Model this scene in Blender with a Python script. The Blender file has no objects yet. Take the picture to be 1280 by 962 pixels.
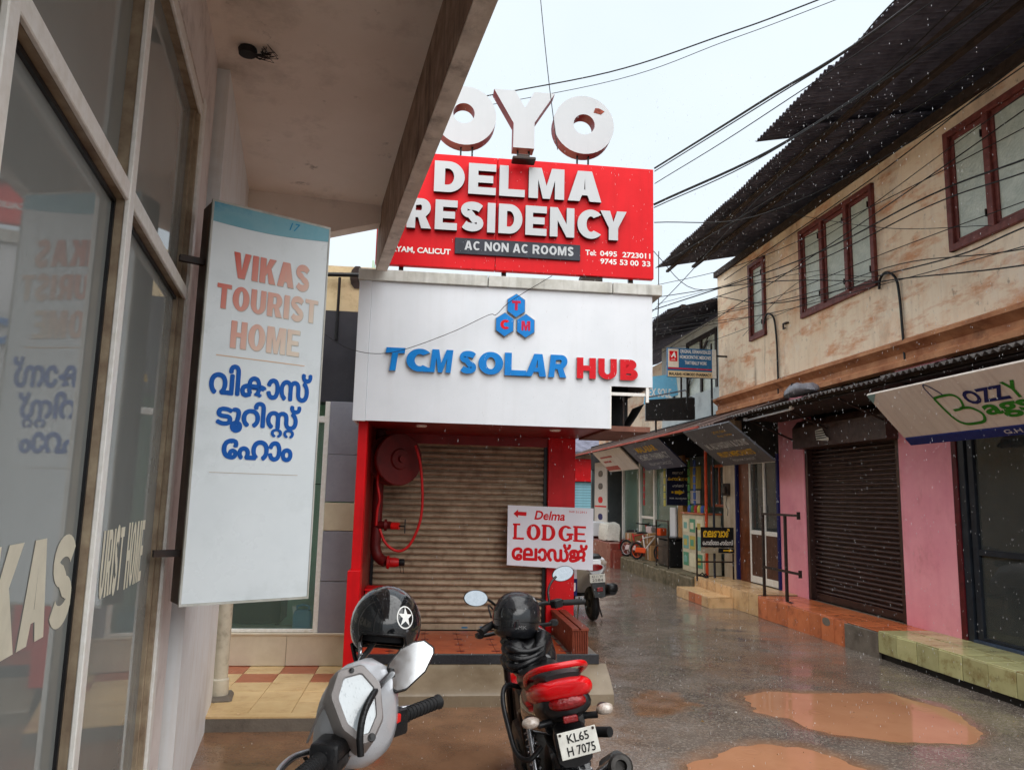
import bpy, bmesh, math, random
import numpy as np
from mathutils import Matrix, Vector
random.seed(7); np.random.seed(7)
R_ = math.radians
sc = bpy.context.scene
COL = sc.collection

# ------------------------------------------------------------------ camera
CAM_H, PITCH, ROLL = 1.65, R_(8.35), R_(1.35)
fwd = Vector((0, math.cos(PITCH), math.sin(PITCH)))
rt0 = Vector((1, 0, 0)); up0 = rt0.cross(fwd)
cu = up0*math.cos(ROLL) - rt0*math.sin(ROLL)
cr = rt0*math.cos(ROLL) + up0*math.sin(ROLL)
cd = bpy.data.cameras.new('camera'); cam = bpy.data.objects.new('camera', cd); COL.objects.link(cam)
cam.matrix_world = Matrix(((cr.x, cu.x, -fwd.x, 0), (cr.y, cu.y, -fwd.y, 0), (cr.z, cu.z, -fwd.z, CAM_H), (0, 0, 0, 1)))
cd.sensor_fit = 'HORIZONTAL'; cd.sensor_width = 36; cd.lens = 950/1280*36
cd.clip_start = .05; cd.clip_end = 2000
sc.camera = cam

# ------------------------------------------------------------------ overcast sky, soft sun, exposure
SUN_DIR = Vector((-.20, .52, -1.0)).normalized()          # travel direction of the light
w = bpy.data.worlds.new('World'); sc.world = w; w.use_nodes = True
nt = w.node_tree; nt.nodes.clear()
sky = nt.nodes.new('ShaderNodeTexSky'); sky.sky_type = 'NISHITA'; sky.sun_disc = False
sky.sun_elevation = math.asin(-SUN_DIR.z); sky.sun_rotation = math.atan2(-SUN_DIR.x, -SUN_DIR.y)
sky.air_density = 1.5; sky.dust_density = 4; sky.ozone_density = 1
hs = nt.nodes.new('ShaderNodeHueSaturation'); hs.inputs['Saturation'].default_value = .35
tc = nt.nodes.new('ShaderNodeTexCoord'); nz = nt.nodes.new('ShaderNodeTexNoise')
nz.inputs['Scale'].default_value = 2.2; nz.inputs['Detail'].default_value = 5
cr_ = nt.nodes.new('ShaderNodeValToRGB')
cr_.color_ramp.elements[0].position = .3; cr_.color_ramp.elements[0].color = (4.9, 5.6, 6.2, 1)
cr_.color_ramp.elements[1].position = .75; cr_.color_ramp.elements[1].color = (5.7, 6.3, 6.75, 1)
mxw = nt.nodes.new('ShaderNodeMix'); mxw.data_type = 'RGBA'; mxw.inputs[0].default_value = .86
bg = nt.nodes.new('ShaderNodeBackground'); bg.inputs[1].default_value = .052
wo = nt.nodes.new('ShaderNodeOutputWorld')
L_ = nt.links.new
L_(tc.outputs['Generated'], nz.inputs['Vector']); L_(nz.outputs['Fac'], cr_.inputs[0])
L_(sky.outputs[0], hs.inputs['Color']); L_(hs.outputs[0], mxw.inputs[6]); L_(cr_.outputs[0], mxw.inputs[7])
L_(mxw.outputs[2], bg.inputs[0]); L_(bg.outputs[0], wo.inputs[0])
sl = bpy.data.lights.new('sun', 'SUN'); sl.energy = 1.5; sl.angle = R_(100); sl.color = (1, .97, .93)
so = bpy.data.objects.new('sun', sl); COL.objects.link(so)
so.rotation_euler = SUN_DIR.to_track_quat('-Z', 'Y').to_euler(); so.location = (0, -5, 30)
vs = sc.view_settings; vs.view_transform = 'Standard'; vs.look = 'None'; vs.exposure = 1.78; vs.gamma = 1; vs.use_curve_mapping = False
try:
    sc.cycles.max_bounces = 7; sc.cycles.transparent_max_bounces = 8; sc.cycles.caustics_reflective = False; sc.cycles.caustics_refractive = False
    sc.cycles.use_denoising = True
except Exception: pass

# ------------------------------------------------------------------ frames: x right along a face, y into it, z up
def frame(x, y, deg, z=0): return Matrix.Translation((x, y, z)) @ Matrix.Rotation(R_(deg), 4, 'Z')
W0 = Matrix()
T = frame(-1.3, 6.3, 6.5)                     # solar shop front
RR = frame(0, 0, 7.4)                         # alley: x across, y along
RS = RR @ Matrix.Rotation(R_(-90), 4, 'Z')    # right hand facades: x = -along, y = across
LL = frame(-.589, 0, 15.5)
LS = LL @ Matrix.Rotation(R_(90), 4, 'Z')     # left facade: x = along, y = -out of wall
VS = frame(-1.436, 3.44, 37.7)                # hanging sign box

# ------------------------------------------------------------------ mesh builder
class MB:
    def __init__(s): s.v = []; s.f = []; s.m = []
    def add(s, vs_, fs, m=0):
        o = len(s.v); s.v += [tuple(p) for p in vs_]
        for f in fs: s.f.append(tuple(i+o for i in f)); s.m.append(m)
        return s
    def box(s, x0, x1, y0, y1, z0, z1, m=0):
        if x0 > x1: x0, x1 = x1, x0
        if y0 > y1: y0, y1 = y1, y0
        if z0 > z1: z0, z1 = z1, z0
        return s.add([(x0,y0,z0),(x1,y0,z0),(x1,y1,z0),(x0,y1,z0),(x0,y0,z1),(x1,y0,z1),(x1,y1,z1),(x0,y1,z1)],
                     [(0,3,2,1),(4,5,6,7),(0,1,5,4),(1,2,6,5),(2,3,7,6),(3,0,4,7)], m)
    def cbox(s, x0, x1, y0, y1, z0, z1, b=.006, m=0, seg=1):
        bm = bmesh.new(); bmesh.ops.create_cube(bm, size=1)
        for v in bm.verts: v.co = Vector(((x0+x1)/2+v.co.x*abs(x1-x0), (y0+y1)/2+v.co.y*abs(y1-y0), (z0+z1)/2+v.co.z*abs(z1-z0)))
        bmesh.ops.bevel(bm, geom=list(bm.edges), offset=b, segments=seg, affect='EDGES', profile=.5)
        bm.verts.index_update()
        s.add([v.co[:] for v in bm.verts], [[v.index for v in f.verts] for f in bm.faces], m); bm.free(); return s
    def xf(s, M, i0=0):
        for i in range(i0, len(s.v)): s.v[i] = tuple(M @ Vector(s.v[i]))
        return s
    def cyl(s, p0, p1, r0, r1=None, n=12, m=0, cap=True):
        r1 = r0 if r1 is None else r1
        return s.tube([p0, p1], [r0, r1], n, m, cap)
    def tube(s, pts, r, n=8, m=0, cap=True):
        pts = [Vector(p) for p in pts]; k = len(pts)
        rs = r if isinstance(r, (list, tuple)) else [r]*k
        vs_, fs = [], []; prev = None
        for i, p in enumerate(pts):
            d = (pts[min(i+1, k-1)] - pts[max(i-1, 0)]).normalized()
            if prev is None:
                a = Vector((0, 0, 1)) if abs(d.z) < .9 else Vector((1, 0, 0))
                x = d.cross(a).normalized()
            else:
                x = (prev - d*prev.dot(d)).normalized()
            prev = x; y = d.cross(x)
            for j in range(n):
                t = 2*math.pi*j/n; vs_.append(p + (x*math.cos(t) + y*math.sin(t))*rs[i])
        for i in range(k-1):
            for j in range(n):
                a, b = i*n+j, i*n+(j+1) % n
                fs.append((a, b, b+n, a+n))
        if cap: fs.append(tuple(range(n-1, -1, -1))); fs.append(tuple(range((k-1)*n, k*n)))
        return s.add(vs_, fs, m)
    def loft(s, rings, m=0, cap=True, close=True):
        n = len(rings[0]); vs_ = [p for r in rings for p in r]; fs = []
        for i in range(len(rings)-1):
            for j in range(n if close else n-1):
                a, b = i*n+j, i*n+(j+1) % n
                fs.append((a, b, b+n, a+n))
        if cap: fs.append(tuple(range(n-1, -1, -1))); fs.append(tuple(range((len(rings)-1)*n, len(rings)*n)))
        return s.add(vs_, fs, m)
    def lathe(s, prof, c=(0,0,0), axis='z', n=20, m=0):        # prof: (r, h)
        rings = []
        for r, h in prof:
            rg = []
            for j in range(n):
                t = 2*math.pi*j/n; a, b = r*math.cos(t), r*math.sin(t)
                p = {'z': (a, b, h), 'x': (h, a, b), 'y': (b, h, a)}[axis]
                rg.append((c[0]+p[0], c[1]+p[1], c[2]+p[2]))
            rings.append(rg)
        return s.loft(rings, m)
    def prism(s, poly, y0, y1, m=0):                          # poly (x,z) ccw seen from -y
        n = len(poly)
        return s.add([(x, y0, z) for x, z in poly] + [(x, y1, z) for x, z in poly],
                     [tuple(range(n)), tuple(range(2*n-1, n-1, -1))] + [((i+1) % n, i, i+n, (i+1) % n+n) for i in range(n)], m)
    def prismx(s, poly, x0, x1, m=0):                         # poly (y,z)
        n = len(poly)
        return s.add([(x0, y, z) for y, z in poly] + [(x1, y, z) for y, z in poly],
                     [tuple(range(n-1, -1, -1)), tuple(range(n, 2*n))] + [(i, (i+1) % n, (i+1) % n+n, i+n) for i in range(n)], m)
    def wall(s, x0, x1, z0, z1, y0, y1, holes=(), m=0):       # face at y0 with openings (x0,x1,z0,z1), reveals to y1
        xs = sorted({x0, x1, *[h[0] for h in holes], *[h[1] for h in holes]}); zs = sorted({z0, z1, *[h[2] for h in holes], *[h[3] for h in holes]})
        xs = [x for x in xs if x0 <= x <= x1]; zs = [z for z in zs if z0 <= z <= z1]
        def hole(a, b): return any(h[0] < a < h[1] and h[2] < b < h[3] for h in holes)
        for i in range(len(xs)-1):
            for j in range(len(zs)-1):
                a, b, c, d = xs[i], xs[i+1], zs[j], zs[j+1]
                if not hole((a+b)/2, (c+d)/2):
                    s.add([(a, y0, c), (b, y0, c), (b, y0, d), (a, y0, d)], [(0, 1, 2, 3)], m)
        for a, b, c, d in holes:
            s.add([(a,y0,c),(b,y0,c),(b,y0,d),(a,y0,d),(a,y1,c),(b,y1,c),(b,y1,d),(a,y1,d)], [(0,4,5,1),(1,5,6,2),(2,6,7,3),(3,7,4,0)], m)
        s.add([(x0,y0,z0),(x1,y0,z0),(x1,y0,z1),(x0,y0,z1),(x0,y1,z0),(x1,y1,z0),(x1,y1,z1),(x0,y1,z1)], [(0,4,5,1),(1,5,6,2),(2,6,7,3),(3,7,4,0)], m)
        return s
    def mesh(s, name, mats, base=(0,0,0), smooth=None):
        me = bpy.data.meshes.new(name); b = Vector(base)
        me.from_pydata([tuple(Vector(p)-b) for p in s.v], [], s.f)
        for mt in (mats if isinstance(mats, (list, tuple)) else [mats]): me.materials.append(mt)
        if any(s.m): me.polygons.foreach_set('material_index', s.m)
        if smooth:
            me.shade_smooth(); me.set_sharp_from_angle(angle=R_(smooth))
        me.update(); return me

def sq_ring(cx, cy, cz, rx, rz, e=2.6, n=18, tilt=0):         # superellipse ring in the xz plane at cy
    o = []
    for j in range(n):
        t = 2*math.pi*j/n; c, s_ = math.cos(t), math.sin(t)
        x = math.copysign(abs(c)**(2/e), c)*rx; z = math.copysign(abs(s_)**(2/e), s_)*rz
        o.append((cx+x, cy+z*tilt, cz+z))
    return o[::-1]

# ------------------------------------------------------------------ objects
WM = {}
FR = {}
def _link(o, world, parent):
    COL.objects.link(o)
    if parent is not None:
        o.parent = parent; o.matrix_basis = WM[parent.name].inverted() @ world
    else:
        o.matrix_basis = world
    WM[o.name] = world.copy()
def tag(o, label, cat, group=None, kind=None):
    if label: o['label'] = label
    if cat: o['category'] = cat
    if group: o['group'] = group
    if kind: o['kind'] = kind
    return o
def thing(name, label, cat, F=W0, base=(0,0,0), group=None):
    o = bpy.data.objects.new(name, None); o.empty_display_size = .2
    _link(o, F @ Matrix.Translation(base), None); FR[o.name] = (F, Vector(base))
    return tag(o, label, cat, group)
def solo(name, mb, mat, label, cat, F=W0, base=(0,0,0), group=None, smooth=None, kind=None):
    o = bpy.data.objects.new(name, mb.mesh(name, mat, base, smooth)); _link(o, F @ Matrix.Translation(base), None); FR[o.name] = (F, Vector(base))
    return tag(o, label, cat, group, kind)
def struct(name, mb, mat, F=W0, base=(0,0,0), smooth=None):
    o = bpy.data.objects.new(name, mb.mesh(name, mat, base, smooth)); _link(o, F @ Matrix.Translation(base), None); FR[o.name] = (F, Vector(base))
    o['kind'] = 'structure'; return o
def part(th, name, mb, mat, smooth=None, label=None):         # verts in the frame of the thing
    F, b = FR[th.name]
    o = bpy.data.objects.new(name, mb.mesh(name, mat, b, smooth)); _link(o, WM[th.name], th); FR[o.name] = (F, b)
    if label: o['label'] = label
    return o
def piece(th, name, me, loc, rot=None):                       # shared mesh, loc in the frame of the thing
    F, b = FR[th.name]; o = bpy.data.objects.new(name, me)
    _link(o, F @ Matrix.Translation(loc) @ (rot or Matrix()), th); return o

# ------------------------------------------------------------------ lettering
_gc = {}
def glyphs(s, bold=.0, shear=0, solid=False, res=3, sp=1.0):
    k = (s, bold, shear, solid, res, sp)
    if k not in _gc:
        c = bpy.data.curves.new('text', 'FONT'); c.body = s; c.offset = bold; c.shear = shear; c.resolution_u = res; c.space_character = sp
        c.extrude = .5 if solid else 0; c.fill_mode = 'BOTH' if solid else 'FRONT'
        o = bpy.data.objects.new('text', c); m = o.to_mesh()
        v = np.array([p.co[:] for p in m.vertices]); f = [tuple(p.vertices) for p in m.polygons]
        o.to_mesh_clear(); bpy.data.objects.remove(o); bpy.data.curves.remove(c)
        _gc[k] = (v, f)
    return _gc[k]
def tmb(mb, s, x0, x1, z0, z1, y, depth=0., bold=.0, shear=0, m=0, res=3, sp=1.0):
    v, f = glyphs(s, bold, shear, depth > 0, res, sp)
    lo, hi = v.min(0), v.max(0)
    X = x0 + (v[:,0]-lo[0])/(hi[0]-lo[0])*(x1-x0); Z = z0 + (v[:,1]-lo[1])/(hi[1]-lo[1])*(z1-z0)
    Y = y - (v[:,2]-lo[2])*depth if depth else np.full(len(v), y)
    mb.add(np.stack([X, Y, Z], 1).tolist(), f, m); return mb
def text(th, s, x0, x1, z0, z1, y, mat, depth=0., bold=.0, shear=0, name='lettering', res=3, sp=1.0, smooth=None):
    return part(th, name, tmb(MB(), s, x0, x1, z0, z1, y, depth, bold, shear, 0, res, sp), mat, smooth)

def text_m(th, s, x0, x1, z0, z1, y, mat_, r=.008, name='lettering', skew=0.):      # heavier strokes: the same glyphs laid a few times side by side
    mb = MB()
    for k in range(9):
        a = k*.7854; dx, dz = (0, 0) if k == 8 else (r*math.cos(a), r*math.sin(a))
        tmb(mb, s, x0+r+dx, x1-r+dx, z0+r+dz, z1-r+dz, y-.00012*k)
    if skew: mb.v = [(a, b, c-(a-x0)*skew) for a, b, c in mb.v]
    return part(th, name, mb, mat_)
# ------------------------------------------------------------------ block capitals drawn as outlines
def _arc(cx, cy, rx, ry, a0, a1, n=10): return [(cx+rx*math.cos(R_(a0+(a1-a0)*i/n)), cy+ry*math.sin(R_(a0+(a1-a0)*i/n))) for i in range(n+1)]
def _rib(P, w_):
    P = [Vector((a, b, 0)) for a, b in P]; n = len(P); l_, r_ = [], []
    for i, p in enumerate(P):
        d = (P[min(i+1,n-1)]-P[max(i-1,0)]).normalized(); q = Vector((-d.y, d.x, 0))*w_/2; l_.append((p+q)[:2]); r_.append((p-q)[:2])
    return l_ + r_[::-1]
def block(ch, s, w):                          # s stem (x), w bar (y), in a unit box -> loops, relative width
    h = .5
    if ch == 'E': return [[(0,0),(1,0),(1,w),(s,w),(s,h-w*.5),(.9,h-w*.5),(.9,h+w*.5),(s,h+w*.5),(s,1-w),(1,1-w),(1,1),(0,1)]], .78
    if ch == 'L': return [[(0,0),(1,0),(1,w),(s,w),(s,1),(0,1)]], .74
    if ch == 'I': return [[(0,0),(1,0),(1,1),(0,1)]], s*.95
    if ch == 'T': return [[(.5-s/2,0),(.5+s/2,0),(.5+s/2,1-w),(1,1-w),(1,1),(0,1),(0,1-w),(.5-s/2,1-w)]], .84
    if ch == 'H': return [[(0,0),(s,0),(s,h-w*.5),(1-s,h-w*.5),(1-s,0),(1,0),(1,1),(1-s,1),(1-s,h+w*.5),(s,h+w*.5),(s,1),(0,1)]], .92
    if ch == 'N': return [[(0,0),(s*.9,0),(s*.9,.56),(1-s*.9,0),(1,0),(1,1),(1-s*.9,1),(1-s*.9,.44),(s*.9,1),(0,1)]], .94
    if ch == 'M':
        k = s*.75; return [[(0,0),(k,0),(k,.62),(.5-.1,0),(.5+.1,0),(1-k,.62),(1-k,0),(1,0),(1,1),(1-k*1.35,1),(.5,.42),(k*1.35,1),(0,1)]], 1.15
    if ch == 'A':
        k = s*.98; return [[(0,0),(k,0),(k+.075,.2),(1-k-.075,.2),(1-k,0),(1,0),(.5+k*.62,1),(.5-k*.62,1)], [(k+.14,.2+w*.8),(.5,.76),(1-k-.14,.2+w*.8)]], 1.0
    if ch == 'V':
        k = s*.98; return [[(.5-k*.55,0),(.5+k*.55,0),(1,1),(1-k,1),(.5,.3),(k,1),(0,1)]], .98
    if ch == 'Y':
        k = s*1.05; return [[(.5-s*.5,0),(.5+s*.5,0),(.5+s*.5,.42),(1,1),(1-k,1),(.5,.62),(k,1),(0,1),(.5-s*.5,.42)]], .98
    if ch == 'K': return [[(0,0),(s,0),(s,.3),(s+.12,.42),(1-s*1.15,0),(1,0),(s+.32,.62),(.98,1),(1-s*1.2,1),(s,.62),(s,1),(0,1)]], .95
    if ch == 'O': return [_arc(.5,.5,.5,.5,0,354,40), _arc(.5,.5,.5-s,.5-w,0,354,30)], 1.0
    if ch == 'D': return [[(0,0)]+_arc(.46,.5,.54,.5,-90,90,16)+[(0,1)], [(s,w)]+_arc(.44,.5,.56-s,.5-w,-90,90,14)+[(s,1-w)]], .92
    if ch in 'CG':
        o = _arc(.52,.5,.52,.5,42,318,30); i_ = _arc(.52,.5,.52-s,.5-w,318,42,24); i_ = i_[1:-1]
        if ch == 'C': return [o+[(.90,.28),(.62,.36)][:0]+i_], .92
        return [o[:-1]+[(.95,.12),(.95,.52),(.56,.52),(.56,.36),(.95-s*.8,.36),(.95-s*.8,.24)]+_arc(.52,.5,.52-s,.5-w,300,42,24)[:-1]], .95
    if ch == 'S':
        P = _arc(.52,.735,.37,.265-w/2,18,180,10) + _arc(.50,.735,.35,.23-w/3,195,255,4) + [(.5,.505)] + _arc(.50,.27,.36,.22-w/3,75,0,5) + _arc(.50,.27,.36,.27-w/2,-12,-160,10)
        return [_rib(P, (s+w)/2*1.02)], .84
    if ch == 'U': return [[(0,1)]+_arc(.5,.40,.5,.40,180,360,16)+[(1,1),(1-s,1)]+_arc(.5,.42,.5-s,.42-w,360,180,14)+[(s,1)]], .92
    if ch == 'R': return [[(0,0),(s,0),(s,.36),(.46,.36),(1-s*1.15,0),(1,0),(.76,.40)]+_arc(.58,.69,.38,.31,-45,90,12)+[(0,1)], [(s,.36+w)]+_arc(.55,.69,.40-s,.31-w*.9,-78,90,10)+[(s,1-w)]], .95
    if ch == 'B': return [[(0,0)]+_arc(.58,.28,.42,.28,-90,68,12)+_arc(.56,.75,.36,.25,-50,90,12)+[(0,1)], [(s,w)]+_arc(.55,.285,.42-s,.285-w,-90,90,8)+[(s,.57-w)], [(s,.56)]+_arc(.53,.755,.36-s,.245-w,-90,90,8)+[(s,1-w)]], .92
    return [[(0,0),(1,0),(1,.2),(0,.2)]], .3
_bc = {}
def bglyphs(st, s=.30, w=.20, gap=.12, shear=0, solid=True):
    k = (st, s, w, gap, shear, solid)
    if k in _bc: return _bc[k]
    c = bpy.data.curves.new('text', 'CURVE'); c.dimensions = '2D'; c.fill_mode = 'BOTH' if solid else 'FRONT'; c.extrude = .5 if solid else 0
    x = 0
    for ch in st:
        if ch == ' ': x += .42; continue
        L, wd = block(ch, s, w); 
        for lp in L:
            sp = c.splines.new('POLY'); sp.points.add(len(lp)-1); sp.use_cyclic_u = True
            for i, (a, b) in enumerate(lp): sp.points[i].co = (x+a*wd+b*shear, b, 0, 1)
        x += wd + gap
    o = bpy.data.objects.new('text', c); m = o.to_mesh()
    v = np.array([p.co[:] for p in m.vertices]); f = [tuple(p.vertices) for p in m.polygons]
    o.to_mesh_clear(); bpy.data.objects.remove(o); bpy.data.curves.remove(c); _bc[k] = (v, f); return v, f
def bmb(mb, st, x0, x1, z0, z1, y, depth=0., s=.30, w=.20, gap=.12, shear=0, m=0):
    v, f = bglyphs(st, s, w, gap, shear, depth > 0); lo, hi = v.min(0), v.max(0)
    X = x0 + (v[:,0]-lo[0])/(hi[0]-lo[0])*(x1-x0); Z = z0 + (v[:,1]-lo[1])/(hi[1]-lo[1])*(z1-z0); Y = y - (v[:,2]-lo[2])*depth if depth else np.full(len(v), y)
    mb.add(np.stack([X, Y, Z], 1).tolist(), f, m); return mb
def btext(th, st, x0, x1, z0, z1, y, mat_, s=.30, w=.20, gap=.12, shear=0, name='lettering'): return part(th, name, bmb(MB(), st, x0, x1, z0, z1, y, 0, s, w, gap, shear), mat_)

# ------------------------------------------------------------------ materials
def H(r, g, b):
    f = lambda c: (c/255/12.92 if c/255 <= .04045 else ((c/255+.055)/1.055)**2.4)
    return (f(r), f(g), f(b), 1)
MATS = {}
def mat(name, c1, c2=None, scale=6, rough=.6, rvar=.12, bump=0., bscale=40, metal=0, streak=None, sk=.5, coat=0, rand=0., spec=.3, extra=(),
        stain=None, st=.5, stscale=2.0, contrast=(.35, .7), drops=0., detail=6, trans=0, alpha=1):
    m = bpy.data.materials.new(name); m.use_nodes = True; n = m.node_tree.nodes; l = m.node_tree.links.new
    p = n['Principled BSDF']; c1 = tuple(c1[:3])+(1,); c2 = tuple((c2 or [x*.72 for x in c1])[:3])+(1,)
    tc = n.new('ShaderNodeTexCoord'); co = tc.outputs['Object']
    if rand:
        oi = n.new('ShaderNodeObjectInfo'); vm = n.new('ShaderNodeVectorMath'); vm.operation = 'MULTIPLY_ADD'
        cx = n.new('ShaderNodeCombineXYZ'); l(oi.outputs['Random'], cx.inputs[0]); l(oi.outputs['Random'], cx.inputs[1])
        vm.inputs[1].default_value = (37, 53, 11); l(cx.outputs[0], vm.inputs[0]); l(co, vm.inputs[2]); co = vm.outputs[0]
    nz = n.new('ShaderNodeTexNoise'); nz.inputs['Scale'].default_value = scale; nz.inputs['Detail'].default_value = detail; nz.inputs['Roughness'].default_value = .62; l(co, nz.inputs['Vector'])
    rp = n.new('ShaderNodeMapRange'); rp.inputs[1].default_value = contrast[0]; rp.inputs[2].default_value = contrast[1]; l(nz.outputs['Fac'], rp.inputs[0])
    mx = n.new('ShaderNodeMix'); mx.data_type = 'RGBA'; mx.inputs[6].default_value = c1; mx.inputs[7].default_value = c2; l(rp.outputs[0], mx.inputs[0])
    col = mx.outputs[2]
    def over(col, fac, c):
        q = n.new('ShaderNodeMix'); q.data_type = 'RGBA'; l(fac, q.inputs[0]); l(col, q.inputs[6]); q.inputs[7].default_value = tuple(c[:3])+(1,); return q.outputs[2]
    if streak:
        mp = n.new('ShaderNodeMapping'); mp.inputs['Scale'].default_value = (9, 9, .7); l(co, mp.inputs[0])
        s2 = n.new('ShaderNodeTexNoise'); s2.inputs['Scale'].default_value = 1.6; s2.inputs['Detail'].default_value = 5; l(mp.outputs[0], s2.inputs['Vector'])
        r2 = n.new('ShaderNodeMapRange'); r2.inputs[1].default_value = .5; r2.inputs[2].default_value = .78; r2.inputs[4].default_value = sk; l(s2.outputs['Fac'], r2.inputs[0])
        col = over(col, r2.outputs[0], streak)
    if stain:
        s3 = n.new('ShaderNodeTexNoise'); s3.inputs['Scale'].default_value = stscale; s3.inputs['Detail'].default_value = 8; s3.inputs['Roughness'].default_value = .7; l(co, s3.inputs['Vector'])
        r3 = n.new('ShaderNodeMapRange'); r3.inputs[1].default_value = .53; r3.inputs[2].default_value = .72; r3.inputs[4].default_value = st; l(s3.outputs['Fac'], r3.inputs[0])
        col = over(col, r3.outputs[0], stain)
    for ec, es, e0, e1, ea in extra:
        mp = n.new('ShaderNodeMapping'); mp.inputs['Scale'].default_value = es; mp.inputs['Rotation'].default_value = (0, .5, 0); mp.inputs['Location'].default_value = (e0*31, e1*17, ea*5); l(co, mp.inputs[0])
        en = n.new('ShaderNodeTexNoise'); en.inputs['Scale'].default_value = 1; en.inputs['Detail'].default_value = 9; en.inputs['Roughness'].default_value = .68; l(mp.outputs[0], en.inputs['Vector'])
        er = n.new('ShaderNodeMapRange'); er.inputs[1].default_value = e0; er.inputs[2].default_value = e1; er.inputs[4].default_value = ea; l(en.outputs['Fac'], er.inputs[0]); col = over(col, er.outputs[0], ec)
    if rand:
        hv = n.new('ShaderNodeHueSaturation'); mr = n.new('ShaderNodeMapRange'); mr.inputs[3].default_value = 1-rand; mr.inputs[4].default_value = 1+rand*.6
        l(oi.outputs['Random'], mr.inputs[0]); l(mr.outputs[0], hv.inputs['Value']); l(col, hv.inputs['Color']); col = hv.outputs[0]
    l(col, p.inputs['Base Color'])
    rr = n.new('ShaderNodeMapRange'); rr.inputs[3].default_value = max(.02, rough-rvar); rr.inputs[4].default_value = min(1, rough+rvar); l(nz.outputs['Fac'], rr.inputs[0]); l(rr.outputs[0], p.inputs['Roughness'])
    p.inputs['Metallic'].default_value = metal; p.inputs['Specular IOR Level'].default_value = spec; p.inputs['Coat Weight'].default_value = coat; p.inputs['Coat Roughness'].default_value = .06
    p.inputs['Alpha'].default_value = alpha
    if trans: p.inputs['Transmission Weight'].default_value = trans
    if bump or drops:
        bp = n.new('ShaderNodeBump'); bp.inputs['Distance'].default_value = .01
        if drops:
            vo = n.new('ShaderNodeTexVoronoi'); vo.inputs['Scale'].default_value = bscale; l(co, vo.inputs['Vector'])
            r4 = n.new('ShaderNodeMapRange'); r4.inputs[1].default_value = .0; r4.inputs[2].default_value = .38; r4.inputs[3].default_value = 1; r4.inputs[4].default_value = 0; l(vo.outputs['Distance'], r4.inputs[0])
            bp.inputs['Strength'].default_value = drops; bp.inputs['Distance'].default_value = .003; l(r4.outputs[0], bp.inputs['Height'])
        else:
            b2 = n.new('ShaderNodeTexNoise'); b2.inputs['Scale'].default_value = bscale; b2.inputs['Detail'].default_value = 6; l(co, b2.inputs['Vector'])
            bp.inputs['Strength'].default_value = bump; l(b2.outputs['Fac'], bp.inputs['Height'])
        l(bp.outputs[0], p.inputs['Normal'])
    MATS[name] = m; return m
def ink(name, rgb, rough=.6, spec=.2): return mat(name, rgb, [x*.88 for x in rgb[:3]], 14, rough, .08, spec=spec)

def glass(name, tint=(.75, .82, .8), rough=.02, body=(.10, .115, .11), opac=.45, spec=.9):
    m = bpy.data.materials.new(name); m.use_nodes = True; n = m.node_tree.nodes; l = m.node_tree.links.new
    p = n['Principled BSDF']; out = n['Material Output']
    tc = n.new('ShaderNodeTexCoord'); nz = n.new('ShaderNodeTexNoise'); nz.inputs['Scale'].default_value = 3; nz.inputs['Detail'].default_value = 7; l(tc.outputs['Object'], nz.inputs['Vector'])
    mx = n.new('ShaderNodeMix'); mx.data_type = 'RGBA'; mx.inputs[6].default_value = tuple(body)+(1,); mx.inputs[7].default_value = tuple(x*1.35 for x in body)+(1,); l(nz.outputs['Fac'], mx.inputs[0]); l(mx.outputs[2], p.inputs['Base Color'])
    p.inputs['Roughness'].default_value = rough; p.inputs['IOR'].default_value = 1.55; p.inputs['Specular IOR Level'].default_value = spec
    t = n.new('ShaderNodeBsdfTransparent'); t.inputs[0].default_value = tuple(tint)+(1,)
    fr = n.new('ShaderNodeFresnel'); fr.inputs[0].default_value = 1.55
    mr = n.new('ShaderNodeMapRange'); mr.inputs[1].default_value = 0; mr.inputs[2].default_value = 1; mr.inputs[3].default_value = opac; mr.inputs[4].default_value = 1; l(fr.outputs[0], mr.inputs[0])
    ms = n.new('ShaderNodeMixShader'); l(mr.outputs[0], ms.inputs[0]); l(t.outputs[0], ms.inputs[1]); l(p.outputs[0], ms.inputs[2]); l(ms.outputs[0], out.inputs[0])
    return m

m_white = mat('white_panel', H(224,228,234), H(215,220,226), 2.2, .35, .1, streak=H(185,185,184), sk=.14)
m_cap = mat('cap_panel', H(205,205,200), H(170,168,158), 5, .5, streak=H(90,85,75), sk=.55)
m_redboard = mat('red_flex', H(216,8,24), H(204,6,20), 3, .5, .08, streak=H(150,6,12), sk=.2, spec=.2, bump=.5, bscale=1.6)
m_redpaint = mat('red_paint', H(212,8,20), H(190,6,14), 4, .45, .1, streak=H(130,10,12), sk=.25, spec=.25)
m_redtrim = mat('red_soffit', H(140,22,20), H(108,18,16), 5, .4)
m_letter = mat('grey_letter', H(186,189,192), H(180,184,187), 2, .4, streak=H(165,166,168), sk=.15)
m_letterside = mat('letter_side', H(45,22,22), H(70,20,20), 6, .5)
m_oyoside = mat('oyo_side', H(150,35,35), H(120,28,28), 6, .5)
m_black = mat('black_paint', H(26,26,28), H(14,14,15), 12, .4)
m_darkboard = mat('dark_board', H(42,46,58), H(32,35,44), 10, .45)
m_steel = mat('dark_steel', H(42,38,38), H(66,50,42), 18, .5, metal=.4, bump=.1)
m_white_ink = ink('white_ink', H(235,235,232)); m_blue_ink = ink('blue_ink', H(18,92,180)); m_blue3d = mat('blue_acrylic', H(8,128,208), H(6,116,194), 8, .45, .06, spec=.2)
m_red3d = mat('red_acrylic', H(210,10,28), H(194,8,24), 8, .45, .06, spec=.2); m_red_ink = ink('red_ink', H(214,14,28)); m_red_letter = ink('hex_red', H(196,30,70))
m_grey_edge = mat('grey_edge', H(150,150,150), H(110,110,110), 8, .5)
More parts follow.
